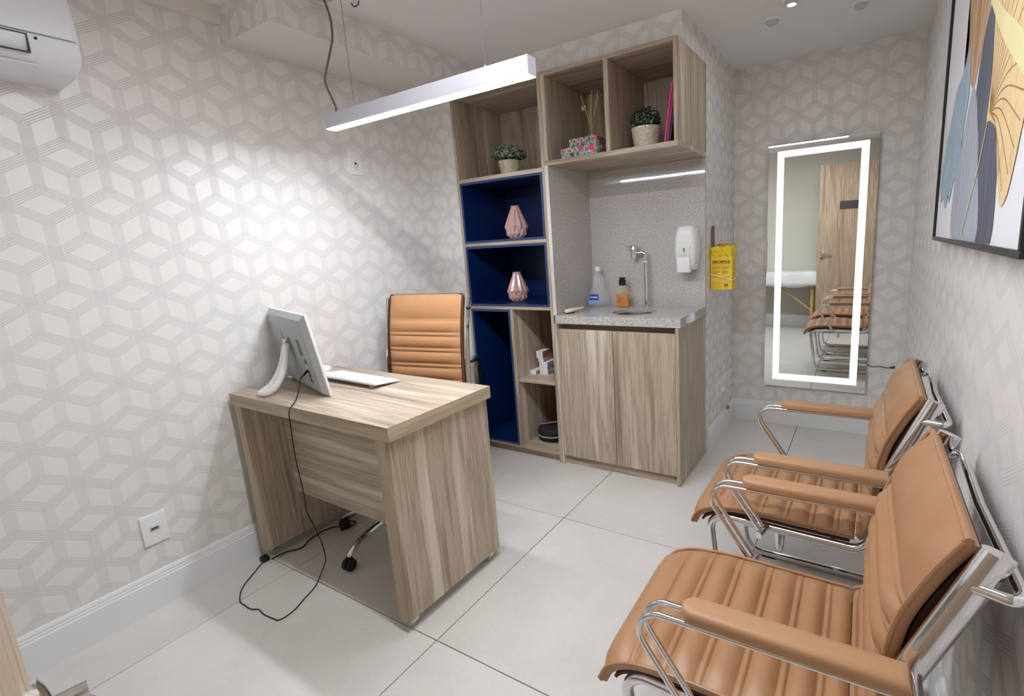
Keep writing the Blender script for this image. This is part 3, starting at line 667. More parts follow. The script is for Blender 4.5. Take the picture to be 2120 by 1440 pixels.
def visitor_chair(y0, label, rz):
    t = thing('visitor_chair', label, 'chair', (X0, y0, 0), rz, 'tan cantilever chairs along the wall')
    seat = [(a - X0, b) for a, b in SEAT]; back = [(a - X0, b) for a, b in BACK]
    bm, e1 = cushion(seat, HWS, [.098, .113, .171, .186, .244, .259, .317, .332, .388, .403, .455, .468], .020, .015)
    so = obj('seat', bm, 'tan', t, ang=60)
    bm, e2 = cushion(back, HWS, [.016, .058, .071, .118, .131, .180, .193, .242, .255, .304, .316], .022, .018)
    bo = obj('backrest', bm, 'tan', t, ang=60)
    for part, e in ((so, e1), (bo, e2)):
        for s in (-1, 1): obj('piping', tube(B(), [p + Vector((0, s * (HWS - .001), 0)) + n_ * .004 for p, n_ in e[::3]], .0042, 8), 'tan', part)
    obj('piping', tube(B(), [e1[0][0] + Vector((0, v * HWS, 0)) for v in (-1, -.5, 0, .5, 1)], .0055, 8), 'tan', so)
    obj('piping', tube(B(), [e2[-1][0] + Vector((0, v * HWS, 0)) for v in (-1, -.5, 0, .5, 1)], .0065, 8), 'tan', bo)
    # dark shell under the cushion
    bm = B(); loft(bm, [[p - n_ * .0205 + Vector((0, v * (HWS - .012), 0)) for v in (-1, 1)] + [p - n_ * .028 + Vector((0, v * (HWS - .012), 0)) for v in (1, -1)] for p, n_ in e1[9::9]]); obj('seat_pan', bm, 'brownedge', t)
    bm = B(); loft(bm, [[p - n_ * .0205 + Vector((0, v * (HWS - .012), 0)) for v in (-1, 1)] + [p - n_ * .030 + Vector((0, v * (HWS - .012), 0)) for v in (1, -1)] for p, n_ in e2[18::9]]); obj('back_shell', bm, 'brownedge', t)
    r = .0135
    for s in (-1, 1):
        y = s * .208
        path = fillet([(2.40 - X0, y, .016), (1.927 - X0, y, .016), (1.884 - X0, y, .384), (2.335 - X0, y * 1.05, .381), (2.388 - X0, y * 1.10, .640)], [.075, .05, .05], 8)
        fr = obj('leg', tube(B(), path, r, 14), 'chrome', t)
        obj('floor_glide', box(B(), 1.985 - X0, 2.035 - X0, y - .009, y + .009, 0, .006, .001, 1), 'rubber', fr); obj('floor_glide', box(B(), 2.34 - X0, 2.38 - X0, y - .009, y + .009, 0, .006, .001, 1), 'rubber', fr)
        a = Vector((2.374 - X0, s * .233, .618)); b = Vector((2.465 - X0, s * .233, .850))
        post = obj('back_post', tube(B(), [a, a.lerp(b, .03), a.lerp(b, .97), b], .0215, 20, ry=.0125, up=(1, 0, -.39)), 'chrome', t)
        # armrest: twin bent tubes, pad, clamp
        yc = s * .2685
        at = obj('arm_frame', tube(tube(B(), fillet([(2.384 - X0, yc - .017, .622), (1.914 - X0, yc - .017, .617), (2.062 - X0, yc - .017, .405)], .046, 10), .0062, 10), fillet([(2.384 - X0, yc + .017, .622), (1.914 - X0, yc + .017, .617), (2.062 - X0, yc + .017, .405)], .046, 10), .0062, 10), 'chrome', t)
        obj('arm_clamp', tube(B(), [(2.057 - X0, yc - .028, .398), (2.068 - X0, yc + .028, .398)], .0105, 12), 'chrome', at)
        obj('clamp_stem', tube(B(), [(2.063 - X0, yc, .398), (2.072 - X0, s * .21, .384)], .0085, 10), 'chrome', at)
        obj('arm_bracket', tube(B(), [(2.382 - X0, yc - .02, .620), (2.382 - X0, s * .226, .632)], .011, 10), 'chrome', at)
        def capsule(hw, x0, x1, z):
            o_ = []
            for k in range(10): an = math.pi / 2 + math.pi * k / 9; o_.append((x0 + hw + hw * math.cos(an), yc + hw * math.sin(an), z))
            return o_ + [(x1, yc - hw, z), (x1, yc + hw, z)]
        bm = B(); z0 = .6235
        loft(bm, [capsule(.021, 2.040 - X0, 2.372 - X0, z0), capsule(.0265, 2.034 - X0, 2.376 - X0, z0 + .004), capsule(.027, 2.033 - X0, 2.377 - X0, z0 + .015), capsule(.0255, 2.034 - X0, 2.376 - X0, z0 + .0215), capsule(.021, 2.038 - X0, 2.372 - X0, z0 + .0255), capsule(.012, 2.046 - X0, 2.365 - X0, z0 + .027)])
        obj('arm_pad', bm, 'armpad', t, ang=50)
        obj('stacking_peg', lathe(B(), [(.0, .312), (.009, .314), (.0115, .322), (.0165, .374), (.0, .374)], 16, 2.105 - X0, y, cap0=False, cap1=False), 'chrome', t)
    for x, z in ((2.02, .3725), (2.25, .3725)): obj('cross_bar', tube(B(), [(x - X0, -.205, z), (x - X0, .205, z)], .010, 10), 'chrome', t)
    obj('floor_bar', tube(B(), [(2.398 - X0, -.208, .016), (2.398 - X0, .208, .016)], r, 12), 'chrome', t)
    hp = fillet([(2.437 - X0, -.236, .795), (2.482 - X0, -.258, .799), (2.492 - X0, -.243, .802), (2.484 - X0, 0, .806), (2.492 - X0, .243, .802), (2.482 - X0, .258, .799), (2.437 - X0, .236, .795)], [.015, .02, 0, .02, .015], 6)
    obj('back_handle', tube(B(), hp, .0085, 12), 'chrome', t)
    return t
visitor_chair(-1.317, 'tan ribbed leather chair with chrome arms, the one farther from the lit mirror', R(.3))
visitor_chair(-.618, 'tan ribbed leather chair with chrome arms, closer to the lit wall mirror', R(-.6))

oc = thing('office_chair', 'tan ribbed office swivel chair with chrome frame behind the oak desk', 'chair', (.47, -.945, 0), R(9))
bp = [(.225, .462), (.262, .505), (.283, .60), (.288, .70), (.296, .80), (.308, .90), (.328, 1.0), (.352, 1.088)]
def swap(bm):   # profile x -> local y, width -> local x
    for v in bm.verts: v.co = Vector((v.co.y, v.co.x, v.co.z))
    return bm
bm, e = cushion(bp, .219, [.05, .07, .128, .148, .206, .226, .284, .304, .362, .382, .440, .460, .520, .526], .024, .010)
ob = obj('backrest', swap(bm), 'tan2', oc, ang=60)
for s in (-1, 1): obj('piping', tube(B(), [(s * .218, (p + n_ * .004).x, (p + n_ * .004).z) for p, n_ in e[::3]], .0032, 8), 'brownedge', ob)
obj('piping', tube(B(), [(v * .218, e[-1][0].x, e[-1][0].z) for v in (-1, -.5, 0, .5, 1)], .004, 8), 'brownedge', ob)
bm = B(); loft(bm, [[(v * .208, (p - n_ * .0245).x, p.z) for v in (-1, 1)] + [(v * .208, (p - n_ * .034).x, p.z) for v in (1, -1)] for p, n_ in e[12::9]]); obj('back_shell', bm, 'brownedge', oc)
bm, e3 = cushion([(-.225, .415), (-.212, .450), (-.18, .466), (-.10, .470), (.05, .465), (.19, .458), (.224, .460)], .232, [.07, .09, .15, .17, .23, .25, .31, .33, .39, .41], .026, .010, flip=1)
obj('seat', swap(bm), 'tan2', oc, ang=60)
for s in (-1, 1):
    path = smooth([(s * .238, p.x + .012, p.z) for p, n_ in e[30::24]] + [(s * .238, e[-9][0].x + .012, e[-9][0].z)], 3)
    bar = obj('side_bar', tube(B(), [(s * .238, -.22, .440), (s * .238, .10, .437), (s * .238, .225, .452)] + path, .0105, 12, ry=.020, up=(1, 0, 0)), 'chrome', oc)
    if s < 0: continue
    bm = lathe(B(), [(.0, 0), (.009, 0), (.009, .012), (.006, .016), (.0, .016)], 14, cap0=False, cap1=False); bmesh.ops.rotate(bm, verts=bm.verts, matrix=Matrix.Rotation(R(90), 3, 'Y')); obj('bolt', bm, 'black', bar, (s * .238 + (.008 if s > 0 else -.024), .345, 1.02))
for y in (-.15, .12): obj('cross_bar', tube(B(), [(-.24, y, .425), (.24, y, .425)], .010, 10), 'chrome', oc)
obj('mechanism', box(B(), -.09, .09, -.12, .12, .375, .418, .008, 2), 'black', oc)
obj('gas_lift', lathe(B(), [(.028, .10), (.028, .24), (.016, .245), (.016, .376)], 20), 'black', oc)
sb = obj('star_base', lathe(B(), [(.0, .075), (.040, .078), (.042, .105), (.034, .125), (.0, .125)], 24, cap0=False, cap1=False), 'chrome', oc)
for k in range(5):
    a = R(-95 + 72 * k); ca, sa = math.cos(a), math.sin(a)
    pth = smooth([(.03 * ca, .03 * sa, .108), (.12 * ca, .12 * sa, .112), (.22 * ca, .22 * sa, .100), (.285 * ca, .285 * sa, .074), (.305 * ca, .305 * sa, .055)], 5); n_ = len(pth)
    obj('base_leg', tube(B(), pth, [.019 - .007 * i / n_ for i in range(n_)], 14), 'chrome', sb)
    cs = obj('castor', lathe(B(), [(.010, .040), (.013, .050), (.013, .060)], 14), 'black', oc, (.305 * ca, .305 * sa, 0)); cs.rotation_euler = (0, 0, a + .6 * k)
    for s in (-1, 1):
        bm = lathe(B(), [(.0, -.009), (.021, -.009), (.025, -.004), (.025, .004), (.021, .009), (.0, .009)], 24, cap0=False, cap1=False); bmesh.ops.rotate(bm, verts=bm.verts, matrix=Matrix.Rotation(R(90), 3, 'X')); obj('wheel', bm, 'rubber', cs, (.006, s * .013, .025))
    bm = B(); loft(bm, [[(.006 + .027 * math.cos(q), y, .027 + .027 * math.sin(q)) for q in [math.pi * j / 10 for j in range(11)]] for y in (-.004, .004)]); obj('hood', bm, 'rubber', cs)

# ================================================================== on the desk
pc = thing('computer', 'white and grey all in one computer seen from behind on the desk', 'computer', (.268, -1.190, .7605), R(-16.1))
pn_ = obj('housing', B() and (lambda bm: (loft(bm, [[(x, y, z) for x, z in ((-w_, z0_), (w_, z0_), (w_, z1_), (-w_, z1_))] for w_, z0_, z1_, y in ((.215, .03, .295, -.004), (.235, .016, .312, 0), (.2535, .003, .3295, .018), (.2535, .002, .330, .020))]), bm)[1])(B()), 'grey', pc, ang=20)
pn_.rotation_euler = (R(8.6), 0, 0)
obj('bezel', box(B(), -.2545, .2545, .020, .030, .001, .331, .003, 2), 'white', pn_); obj('screen', box(B(), -.238, .238, .0300, .0306, .035, .315), 'blackgloss', pn_)
for k in range(11): obj('vent_slot', box(B(), .118, .158, -.0048, -.0035, .226 - k * .0062, .2295 - k * .0062), 'black', pn_)
rec = obj('port_recess', box(B(), .148, .180, -.0047, -.0035, .05, .152), 'mgrey', pn_)
for z, m_, h_ in ((.134, 'black', .012), (.112, 'white', .011), (.092, 'black', .010), (.076, 'black', .010), (.056, 'black', .012)): obj('port', box(B(), .156, .172, -.0056, -.0047, z, z + h_), m_, rec)
for x, z, w_, h_ in ((-.075, .225, .022, .052), (.04, .175, .024, .05)):
    bm = B(); loft(bm, [[(x + w_ / 2 * math.cos(q) , y, z + h_ / 2 * (math.sin(q))) for q in [2 * math.pi * j / 20 for j in range(20)]] for y in (-.0048, -.0035)]); obj('badge', bm, 'mgrey', pn_)
for x, z in ((-.21, .30), (.205, .285), (.207, .13), (.0, .285), (.19, .03)): obj('screw', (lambda bm: (bmesh.ops.create_uvsphere(bm, u_segments=8, v_segments=6, radius=.0028), bm)[1])(B()), 'black', pn_, (x, -.002, z))
# easel stand: two rails meeting at a rounded foot
def rail(s): return [(.0 + s * .008, -.040, .214), (s * .013, -.052, .17), (s * .019, -.066, .12), (s * .026, -.086, .075), (s * .030, -.115, .035), (s * .024, -.150, .015), (0, -.166, .013)]
bm = B(); pth = smooth(rail(-1), 5)[:-1] + smooth(rail(1), 5)[::-1]
tube(bm, pth, .013, 12)
st = obj('stand', bm, 'white', pc)
loftp = smooth([(0, -.038, .218), (0, -.050, .17), (0, -.063, .12), (0, -.082, .075)], 5); bm = B(); tube(bm, loftp, [.012 + .006 * i / len(loftp) for i in range(len(loftp))], 12, ry=.006, up=(1, 0, 0)); obj('stand_web', bm, 'white', st)
bm = B(); tube(bm, [(0, -.030, .208), (0, -.044, .218)], .026, 20); obj('hinge_cover', bm, 'mgrey', st)
kb = thing('keyboard', 'white slim keyboard propped on its feet beside the computer', 'keyboard', (.405, -1.035, .7605), R(-2))
bm = B(); loft(bm, [[(x, y, z) for x, y, z in ((-.21, -.066, a), (.21, -.066, a), (.21, .064, b), (-.21, .064, b))] for a, b in ((.016, .001), (.026, .007))]); es_ = list(bm.edges); bmesh.ops.bevel(bm, geom=es_, offset=.003, segments=2, affect='EDGES'); obj('case', bm, 'white', kb)
bm = B()
for r_ in range(5):
    for k in range(15):
        x = -.197 + k * .0265 + (.004 * (r_ % 2)); y = -.050 + r_ * .0215; z = .0265 - (y + .066) / .13 * .019
        box(bm, x, x + .0215, y, y + .0175, z - .002, z + .003, .0008, 1)
o = obj('keys', bm, 'white', kb); o['kind'] = 'stuff'
for s in (-1, 1): obj('foot', box(B(), s * .18 - .012, s * .18 + .012, -.060, -.052, 0, .018, .001, 1), 'mgrey', kb)
ms = thing('mouse', 'white computer mouse beside the keyboard near the wall', 'mouse', (.112, -1.005, .7605), R(14))
bm = B(); loft(bm, [[(.030 * a * math.cos(q), .052 * a * math.sin(q), z) for q in [2 * math.pi * j / 24 for j in range(24)]] for a, z in ((.92, 0), (1, .004), (1, .012), (.93, .022), (.75, .030), (.45, .0345), (.1, .036))]); obj('shell', bm, 'white', ms)
obj('wheel', tube(B(), [(-.003, .028, .031), (.003, .028, .031)], .006, 12), 'mgrey', ms)
cb = [(.405, -1.262, .850), (.408, -1.285, .838), (.43, -1.31, .805), (.462, -1.345, .776), (.488, -1.378, .7655), (.497, -1.394, .757), (.496, -1.400, .735), (.493, -1.400, .67), (.49, -1.400, .56), (.495, -1.395, .43), (.450, -1.372, .335), (.414, -1.350, .29), (.385, -1.315, .205), (.366, -1.297, .16), (.373, -1.289, .11), (.388, -1.291, .06), (.391, -1.297, .034), (.404, -1.323, .012), (.438, -1.366, .0045),
      (.463, -1.398, .0035), (.493, -1.466, .0035), (.515, -1.517, .0035), (.514, -1.567, .0035), (.482, -1.576, .0035), (.428, -1.58, .0035), (.384, -1.575, .0035), (.354, -1.588, .0035), (.308, -1.588, .0035), (.263, -1.583, .0035), (.198, -1.544, .0035), (.163, -1.504, .0035), (.124, -1.449, .0035), (.092, -1.400, .006)]
pw = thing('power_cord', 'thin black cord running from the computer to a loop on the floor', 'cord', (.45, -1.55, 0))
objw('cord', tube(B(), smooth(cb, 5), .0022, 8), 'cable', pw); objw('jack_plug', tube(B(), [(.403, -1.250, .858), (.405, -1.264, .849), (.409, -1.288, .836)], [.005, .005, .003], 10), 'black', pw)
objw('adapter', box(B(), .068, .100, -1.404, -1.376, .001, .022, .003, 2), 'black', pw)
cw = thing('floor_cable', 'black cable lying along the inside foot of the desk', 'cord', (.16, -1.2, 0))
objw('cord', tube(B(), smooth([(.112, -1.375, .008), (.118, -1.31, .006), (.150, -1.26, .004), (.128, -1.20, .010), (.128, -1.12, .012), (.15, -1.07, .006), (.190, -1.055, .004), (.205, -1.02, .004), (.175, -1.00, .004), (.145, -1.03, .008), (.13, -.95, .010)], 6), .003, 8), 'cable', cw)

# ================================================================== pedal bin
pb_ = thing('pedal_bin', 'brushed steel pedal bin standing between the desk chair and shelf unit', 'bin', (.215, -.165, 0))
obj('body', lathe(B(), [(.110, .0), (.112, .012), (.112, .605)], 40, cap1=False), 'steel', pb_); obj('base_ring', lathe(B(), [(.114, 0), (.116, .004), (.116, .028), (.113, .032)], 40, cap0=False, cap1=False), 'black', pb_)
obj('lid', lathe(B(), [(.113, .606), (.118, .608), (.118, .632), (.112, .640), (.08, .648), (.0, .652)], 40, cap0=True, cap1=False), 'steel', pb_)
obj('pedal', box(B(), -.03, .03, -.150, -.108, .006, .016, .003, 2), 'black', pb_)

# ================================================================== lamps
def linear_lamp(loc, L, label, dm, drop, hang, side):
    t = thing('linear_pendant', label, 'lamp', loc)
    w_, h_ = .0225, .054
    bm = B()
    box(bm, -L / 2, L / 2, -w_, w_, .006, h_, .0012, 1); box(bm, -L / 2, L / 2, -w_, -w_ + .0018, 0, .006); box(bm, -L / 2, L / 2, w_ - .0018, w_, 0, .006)
    obj('housing', bm, 'alu', t)
    for s in (-1, 1): obj('end_cap', box(B(), s * L / 2 - .0015, s * L / 2 + .0015, -w_ - .0003, w_ + .0003, -.001, h_ + .0005, .0005, 1), 'alu', t)
    obj('diffuser', box(B(), -L / 2 + .002, L / 2 - .002, -w_ + .002, w_ - .002, -.0025, .0055), dm, t)
    for x in hang:
        g = obj('wire_grip', lathe(B(), [(.004, h_), (.004, h_ + .014), (.002, h_ + .018)], 10, x, 0), 'chrome', t)
        obj('suspension_wire', tube(B(), [(x, 0, h_ + .016), (x, 0, drop)], .0009, 6), 'gcable', g)
    if side:
        obj('power_cable', tube(B(), smooth(side, 6), .0042, 8), 'gcable', t)
        obj('ceiling_rose', lathe(B(), [(.045, drop - .018), (.045, drop - .0005)], 24, side[-1][0], side[-1][1]), 'alu', t)
    return t
linear_lamp((.885, -.9775, 1.8095), 1.0, 'slim white linear pendant lamp hanging over the oak desk', 'pend', H - 1.8095, (-.339, .323),
            [(-.461, 0, .052), (-.450, 0, .075), (-.465, 0, .110), (-.495, 0, .185), (-.470, .01, .26), (-.432, .012, .33), (-.428, .012, .40), (-.445, .008, .465), (-.45, 0, H - 1.8095 - .016)])
linear_lamp((1.565, -1.45, 2.190), 1.03, 'second slim linear lamp hung close under the ceiling near the door', 'pend2', H - 2.190, (-.34, .34), None)
lp = thing('cable_loop', 'small loop of grey cable hanging from the ceiling beside the pendant', 'cable', (.478, -.845, H))
objw('cord', tube(B(), smooth([(.450, -.85, H - .001), (.455, -.85, H - .012), (.468, -.85, H - .018), (.482, -.846, H - .014), (.487, -.843, H - .001)], 5), .0028, 8), 'gcable', lp)
def spot(loc, label, lens, tilt=0):
    t = thing('ceiling_spot', label, 'spotlight', loc)
    obj('trim_ring', lathe(B(), [(.030, 0), (.040, -.001), (.041, -.006), (.033, -.012), (.028, -.008), (.028, 0)], 32, cap0=False, cap1=False), 'white', t)
    obj('gimbal', lathe(B(), [(.031, -.004), (.029, -.016), (.022, -.026), (.017, -.027)], 28, cap0=False, cap1=False), 'lgrey', t); obj('lens', lathe(B(), [(.018, -.026), (.0, -.0265)], 24, cap0=False, cap1=False), lens, t)
    return t
spot((1.845, .47, H), 'unlit recessed ceiling spot with a domed rim in front of the mirror wall', 'lgrey'); spot((2.213, .545, H), 'unlit recessed ceiling spot with a domed rim near the picture wall', 'lgrey')
spot((1.952, .295, H), 'small lit recessed ceiling spot between two unlit ones', 'spot')

# ================================================================== wall mirror
mr = thing('lit_mirror', 'tall frameless wall mirror with a glowing white border', 'mirror', (2.032, YM, .272))
MX0, MX1, MZ0, MZ1 = 1.7375, 2.3275, .272, 1.8195; yb, yf = YM - .028, YM - .025
def frame_faces(bm, o, i, y0, y1):
    box(bm, o[0], o[1], y0, y1, o[2], i[2]); box(bm, o[0], o[1], y0, y1, i[3], o[3]); box(bm, o[0], i[0], y0, y1, i[2], i[3]); box(bm, i[1], o[1], y0, y1, i[2], i[3])
LO = (1.789, 2.279, .319, 1.7775); LI = (1.8285, 2.2385, .3605, 1.739)
wbx('backing', mr, MX0 + .03, MX1 - .03, YM - .025, YM - .0005, MZ0 + .03, MZ1 - .03, 'grey', 0)
bm = B(); frame_faces(bm, (MX0, MX1, MZ0, MZ1), LO, yb, yf); objw('glass_margin', bm, 'mirror', mr, sm=False)
bm = B(); box(bm, LI[0], LI[1], yb, yf, LI[2], LI[3]); objw('glass_centre', bm, 'mirror', mr, sm=False)
bm = B(); frame_faces(bm, LO, LI, yb, yf); o = objw('light_band', bm, 'led', mr, sm=False); o['label'] = 'glowing white light border'
mc = thing('mirror_cable', 'thin dark cable running from the mirror along the wall', 'cord', (2.40, YM, .50))
objw('cord', tube(B(), smooth([(2.28, YM - .012, .448), (2.335, YM - .004, .448), (2.36, YM - .004, .441), (2.395, YM - .004, .447), (2.43, YM - .004, .440), (2.455, YM - .004, .444)], 6), .0022, 8), 'cable', mc); objw('plug', tube(B(), [(2.452, YM - .006, .443), (2.475, YM - .006, .448)], .006, 10), 'black', mc)

# ================================================================== sockets
def socket(name, label, loc, rz, w_, h_, kind):
    t = thing(name, label, 'socket', loc, rz, None)          # local: plate faces -y
    obj('plate', box(B(), -w_ / 2, w_ / 2, -.008, 0, -h_ / 2, h_ / 2, .002, 2), 'white', t)
    if kind == 'data':
        m_ = obj('module', box(B(), -.018, .018, -.0088, -.008, -.017, .017), 'offwhite', t); obj('opening', box(B(), -.015, .013, -.0093, -.0088, -.006, .008), 'mgrey', m_); obj('clip', box(B(), -.010, .008, -.0097, -.0093, .001, .005), 'black', m_)
    elif kind == 'combo':
        m_ = obj('module', box(B(), -.016, .016, -.0088, -.008, -.034, .034), 'offwhite', t)
        obj('switch', box(B(), -.013, .013, -.0108, -.0088, .006, .030, .001, 1), 'white', m_)
        bm = lathe(B(), [(.0, .0), (.006, 0), (.006, .001), (.0, .001)], 16, cap0=False, cap1=False); bmesh.ops.rotate(bm, verts=bm.verts, matrix=Matrix.Rotation(R(90), 3, 'X')); obj('coax_port', bm, 'black', m_, (.0, -.0088, -.002))
        obj('socket_face', box(B(), -.013, .013, -.0100, -.0088, -.028, -.010, .002, 2), 'offwhite', m_)
        for x, z in ((-.007, -.018), (0, -.021), (.007, -.018)): obj('pin_hole', box(B(), x - .0015, x + .0015, -.0104, -.0100, z - .0015, z + .0015), 'black', m_)
    else:
        m_ = obj('module', box(B(), -.022, .022, -.0088, -.008, -.026, .026), 'offwhite', t)
        for x, z in ((-.008, .0), (0, -.004), (.008, .0)): obj('pin_hole', box(B(), x - .002, x + .002, -.0094, -.0088, z - .002, z + .002), 'black', m_)
    return t
socket('wall_socket', 'white data socket low on the wallpaper beside the desk', (0, -1.711, .3165), R(90), .081, .117, 'data')
socket('wall_socket', 'white switch and socket plate high on the wallpaper under the pendant', (0, -.588, 1.765), R(90), .074, .116, 'combo')
socket('wall_socket', 'white socket with a white cable on the wall beside the base cabinet', (XC, .755, .330), R(90), .135, .117, 'plug'); socket('wall_socket', 'white socket plate in the corner next to the mirror wall', (XC, 1.045, .330), R(90), .09, .117, 'plug')
socket('wall_socket', 'middle white socket plate on the wall beside the base cabinet', (XC, .895, .330), R(90), .135, .117, 'plug')
wc = thing('white_cable', 'short white cable hanging from the socket to the skirting board', 'cord', (XC, .80, .2))
objw('cord', tube(B(), smooth([(XC + .016, .757, .322), (XC + .040, .79, .310), (XC + .052, .86, .270), (XC + .048, .91, .215), (XC + .030, .92, .178), (XC + .028, .90, .160)], 6), .0035, 8), 'white', wc); objw('plug', tube(B(), [(XC + .009, .755, .328), (XC + .030, .762, .322)], .012, 12), 'white', wc); objw('end_connector', box(B(), XC + .0165, XC + .036, .885, .912, .150, .172, .004, 2), 'mgrey', wc)

# ================================================================== air conditioner
ac = thing('air_conditioner', 'white split air conditioner high on the wallpapered wall', 'air conditioner', (0, -2.08, 1.88))
prof = [(.0, .30), (.10, .30), (.150, .294), (.185, .27), (.205, .20), (.213, .12), (.214, .085), (.208, .05), (.190, .028), (.150, .012), (.08, .006), (.0, .004)]
ys_ = [(-.405, .90), (-.400, .96), (-.385, 1), (.385, 1), (.400, .96), (.405, .90)]
bm = B(); loft(bm, [[(x * k, y, .15 + (z - .15) * k) for x, z in prof] for y, k in ys_]); obj('casing', bm, 'acwhite', ac, ang=35)
fp = [(.1815, .276), (.207, .20), (.2155, .12), (.2165, .098)]
bm = B(); loft(bm, [[(x, y, z) for x, z in fp] + [(x - .01, y, z) for x, z in fp[::-1]] for y in (-.383, .383)]); fpan = obj('front_panel', bm, 'acwhite', ac)
obj('panel_gap', box(B(), .2135, .2165, -.392, .392, .0945, .0965), 'mgrey', ac)
bm = B()
for a in ((.20, .285, .088, .091), (.20, .285, .040, .043), (.282, .285, .043, .088)): box(bm, .2075, .2165, a[0] - .0, a[1], a[2], a[3])
dp = obj('display_outline', bm, 'navy', ac)
bm = B(); bmesh.ops.create_uvsphere(bm, u_segments=12, v_segments=8, radius=.004); obj('sensor', bm, 'navy', ac, (.214, .302, .0835))
lv = obj('louvre', (lambda bm: (loft(bm, [[(.100, y, .0035), (.188, y, .020), (.186, y, .016), (.102, y, .0)] for y in (-.34, .30)]), bm)[1])(B()), 'acwhite', ac)

# ================================================================== picture on the right wall
YA, YB_, ZA, ZC = -.186, -1.372, 1.236, 2.085
ar = thing('picture', 'large framed abstract picture of blue, grey and gold leaf shapes', 'picture', (W, (YA + YB_) / 2, ZA))
xw = W - .001; xf = W - .032
fb = .012
for nm, a in (('frame_bar', (YB_, YA, ZA, ZA + fb)), ('frame_bar', (YB_, YA, ZC - fb, ZC)), ('frame_bar', (YB_, YB_ + fb, ZA + fb, ZC - fb)), ('frame_bar', (YA - fb, YA, ZA + fb, ZC - fb))):
    wbx(nm, ar, xf, xw, a[0], a[1], a[2], a[3], 'frame', .0008)
cv = wbx('canvas', ar, W - .024, W - .004, YB_ + fb, YA - fb, ZA + fb, ZC - fb, 'canvas', 0)
def leafmat(name, c0, c1, axis_scale, c2=None):
    t = NT(name); v = t.coord(axis_scale); n = t.noise(v, 9, 4, .6, .6)
    st = [(.3, srgb(*c0)), (.7, srgb(*c1))] if c2 is None else [(.28, srgb(*c0)), (.5, srgb(*c1)), (.72, srgb(*c2))]
    t.set(t.ramp(n, st), .75); return t.m
lm = dict(blue=leafmat('print_blue', (138, 164, 184), (176, 196, 208), (1, 5, 1)), brown=leafmat('print_brown', (150, 112, 84), (214, 178, 142), (1, 5, .8)), gold=leafmat('print_gold', (206, 168, 116), (236, 208, 160), (1, 6, 1), (222, 190, 140)),
          grey=leafmat('print_grey', (150, 156, 170), (186, 190, 200), (1, 12, .3)), slate=leafmat('print_slate', (66, 70, 84), (112, 116, 130), (1, 12, .3)), pale=leafmat('print_pale', (206, 200, 204), (226, 222, 226), (1, 3, 1)), line=leafmat('print_line', (160, 122, 74), (176, 140, 92), (1, 1, 1)), yel=leafmat('print_yellow', (232, 220, 160), (238, 228, 180), (1, 1, 1)), wline=leafmat('print_white_line', (212, 222, 230), (224, 232, 238), (1, 1, 1)))
lay = [0]
def patch(name, pts, m_, sm_=True):
    P = [Vector((0, y, z)) for y, z in pts]
    if sm_: P = smooth(P + [P[0]], 4)[:-1]
    lay[0] += 1; x = W - .0242 - lay[0] * .0002
    bm = B(); vs = [bm.verts.new((x, max(min(p.y, YA - fb - .001), YB_ + fb + .001), max(min(p.z, ZC - fb - .001), ZA + fb + .001))) for p in P]
    f = bm.faces.new(vs); bmesh.ops.triangulate(bm, faces=[f])
    ex = bmesh.ops.extrude_face_region(bm, geom=bm.faces[:]); bmesh.ops.translate(bm, verts=[v for v in ex['geom'] if isinstance(v, bmesh.types.BMVert)], vec=(.00015, 0, 0))
    return sub(name, cv, bm, lm[m_], sm=False)
def strokes(name, segs, w_, m_):
    lay[0] += 1; x = W - .0242 - lay[0] * .0002; bm = B()
    for s in segs: tube(bm, smooth([(x, y, z) for y, z in s], 5), w_, 4, ry=.00012, up=(0, 1, .3))
    return sub(name, cv, bm, lm[m_])
patch('painted_shape', [(-.20, 1.66), (-.26, 1.61), (-.33, 1.52), (-.30, 1.42), (-.20, 1.47)], 'pale')
patch('painted_leaf', [(-.52, 1.97), (-.55, 1.85), (-.59, 1.74), (-.53, 1.68), (-.56, 1.64), (-.68, 1.63), (-.739, 1.606), (-.80, 1.67), (-.86, 1.74), (-.84, 1.95), (-.75, 2.06), (-.60, 2.06)], 'brown')
patch('painted_shape', [(-.90, 1.76), (-.83, 1.70), (-.785, 1.61), (-.80, 1.56), (-.887, 1.447), (-.93, 1.25), (-1.109, 1.25), (-1.101, 1.401), (-1.059, 1.49), (-.97, 1.575), (-.94, 1.68)], 'slate')
patch('painted_shape', [(-.724, 1.615), (-.666, 1.546), (-.615, 1.48), (-.555, 1.40), (-.58, 1.25), (-.95, 1.25), (-.90, 1.406), (-.80, 1.57)], 'grey')
patch('painted_leaf', [(-.64, 1.735), (-.66, 1.66), (-.672, 1.60), (-.633, 1.54), (-.59, 1.42), (-.535, 1.408), (-.47, 1.35), (-.44, 1.375), (-.40, 1.335), (-.33, 1.37), (-.275, 1.36), (-.225, 1.43), (-.29, 1.51), (-.37, 1.60), (-.43, 1.66), (-.55, 1.69)], 'blue')
patch('painted_leaf', [(-.90, 2.06), (-.93, 1.75), (-.965, 1.59), (-.955, 1.50), (-.99, 1.492), (-1.055, 1.468), (-1.09, 1.42), (-1.135, 1.345), (-1.17, 1.318), (-1.21, 1.335), (-1.24, 1.382), (-1.275, 1.46), (-1.31, 1.56), (-1.34, 1.70), (-1.35, 1.90), (-1.34, 2.06), (-1.1, 2.065)], 'gold')
fan = [(-.95, 2.03), (-1.05, 2.04), (-1.15, 2.03), (-1.25, 1.98), (-1.30, 1.86), (-1.31, 1.76), (-1.31, 1.67), (-1.30, 1.60), (-1.285, 1.54), (-1.27, 1.49), (-1.25, 1.45), (-1.23, 1.41), (-1.205, 1.37), (-1.17, 1.345), (-1.13, 1.38)]
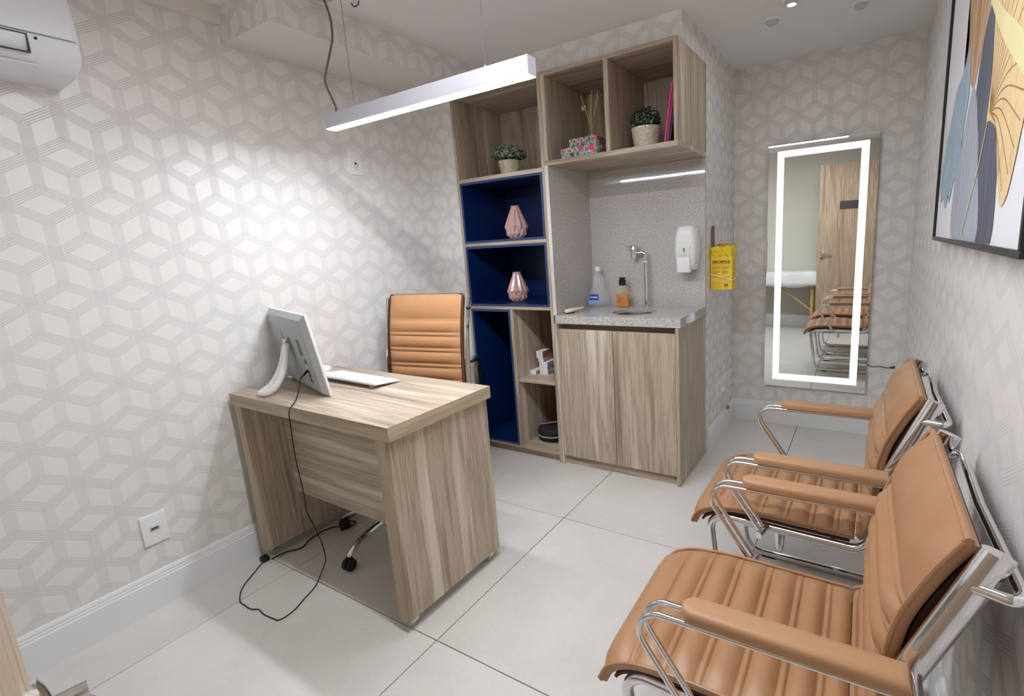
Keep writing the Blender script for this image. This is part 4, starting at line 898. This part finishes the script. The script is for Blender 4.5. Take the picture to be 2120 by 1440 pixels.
strokes('painted_veins', [[(-.978, 1.512), (-.978 + (y + .978) * .45, 1.512 + (z - 1.512) * .45 + .028), (y, z)] for y, z in fan], .0016, 'line')
strokes('painted_veins', [[(-.43, 1.655), (-.47 - .02 * k, 1.60 - .02 * k), (-.40 - .03 * k, 1.48), (-.30 - .035 * k, 1.39)] for k in range(7)], .0011, 'wline')
strokes('painted_line', [[(-.97, 1.50), (-.92, 1.42), (-.84, 1.34), (-.76, 1.26)]], .0028, 'yel')
patch('painted_ribbon', [(-.78, 1.83), (-.88, 1.745), (-1.06, 1.62), (-1.24, 1.52), (-1.34, 1.455), (-1.34, 1.51), (-1.2, 1.60), (-1.0, 1.70), (-.86, 1.80), (-.79, 1.87)], 'yel')

# ================================================================== treatment couch seen in the mirror
mt = thing('massage_table', 'folding massage table with beech legs under a white sheet', 'table', (1.03, -2.565, 0))
bm = B(); box(bm, -.80, .78, -.19, .20, .665, .745, .03, 3); obj('padded_top', bm, 'brownedge', mt)
nx, ny = 40, 16; bm = B(); rows = []
prs = [(.238, .585), (.236, .64), (.230, .70), (.222, .742), (.20, .758), (.10, .764), (-.10, .764), (-.19, .758), (-.205, .74), (-.208, .66)]
for i in range(nx + 1):
    x = -.82 + 1.62 * i / nx; rows.append([(x, y + .006 * math.sin(i * 1.7 + j) * (z < .72), z + .004 * math.sin(i * .9 + j * 1.3) + (.012 * math.sin(i * .35) if z < .6 else 0)) for j, (y, z) in enumerate(prs)])
loft(bm, rows, False, False, False); sh = obj('sheet', bm, 'sheet', mt); md = sh.modifiers.new('thick', 'SOLIDIFY'); md.thickness = .003
for x in (-.70, .70):
    for y in (-.15, .16): obj('leg', box(B(), x - .017, x + .017, y - .017, y + .017, 0, .664, .002, 1), 'beech', mt)
    obj('foot_rail', box(B(), x - .012, x + .012, -.132, .142, .26, .29, .002, 1), 'beech', mt)
for s in (-1, 1): obj('brace', tube(B(), [(s * .70, .172, .27), (s * .22, .12, .655)], .010, 8), 'beech', mt)
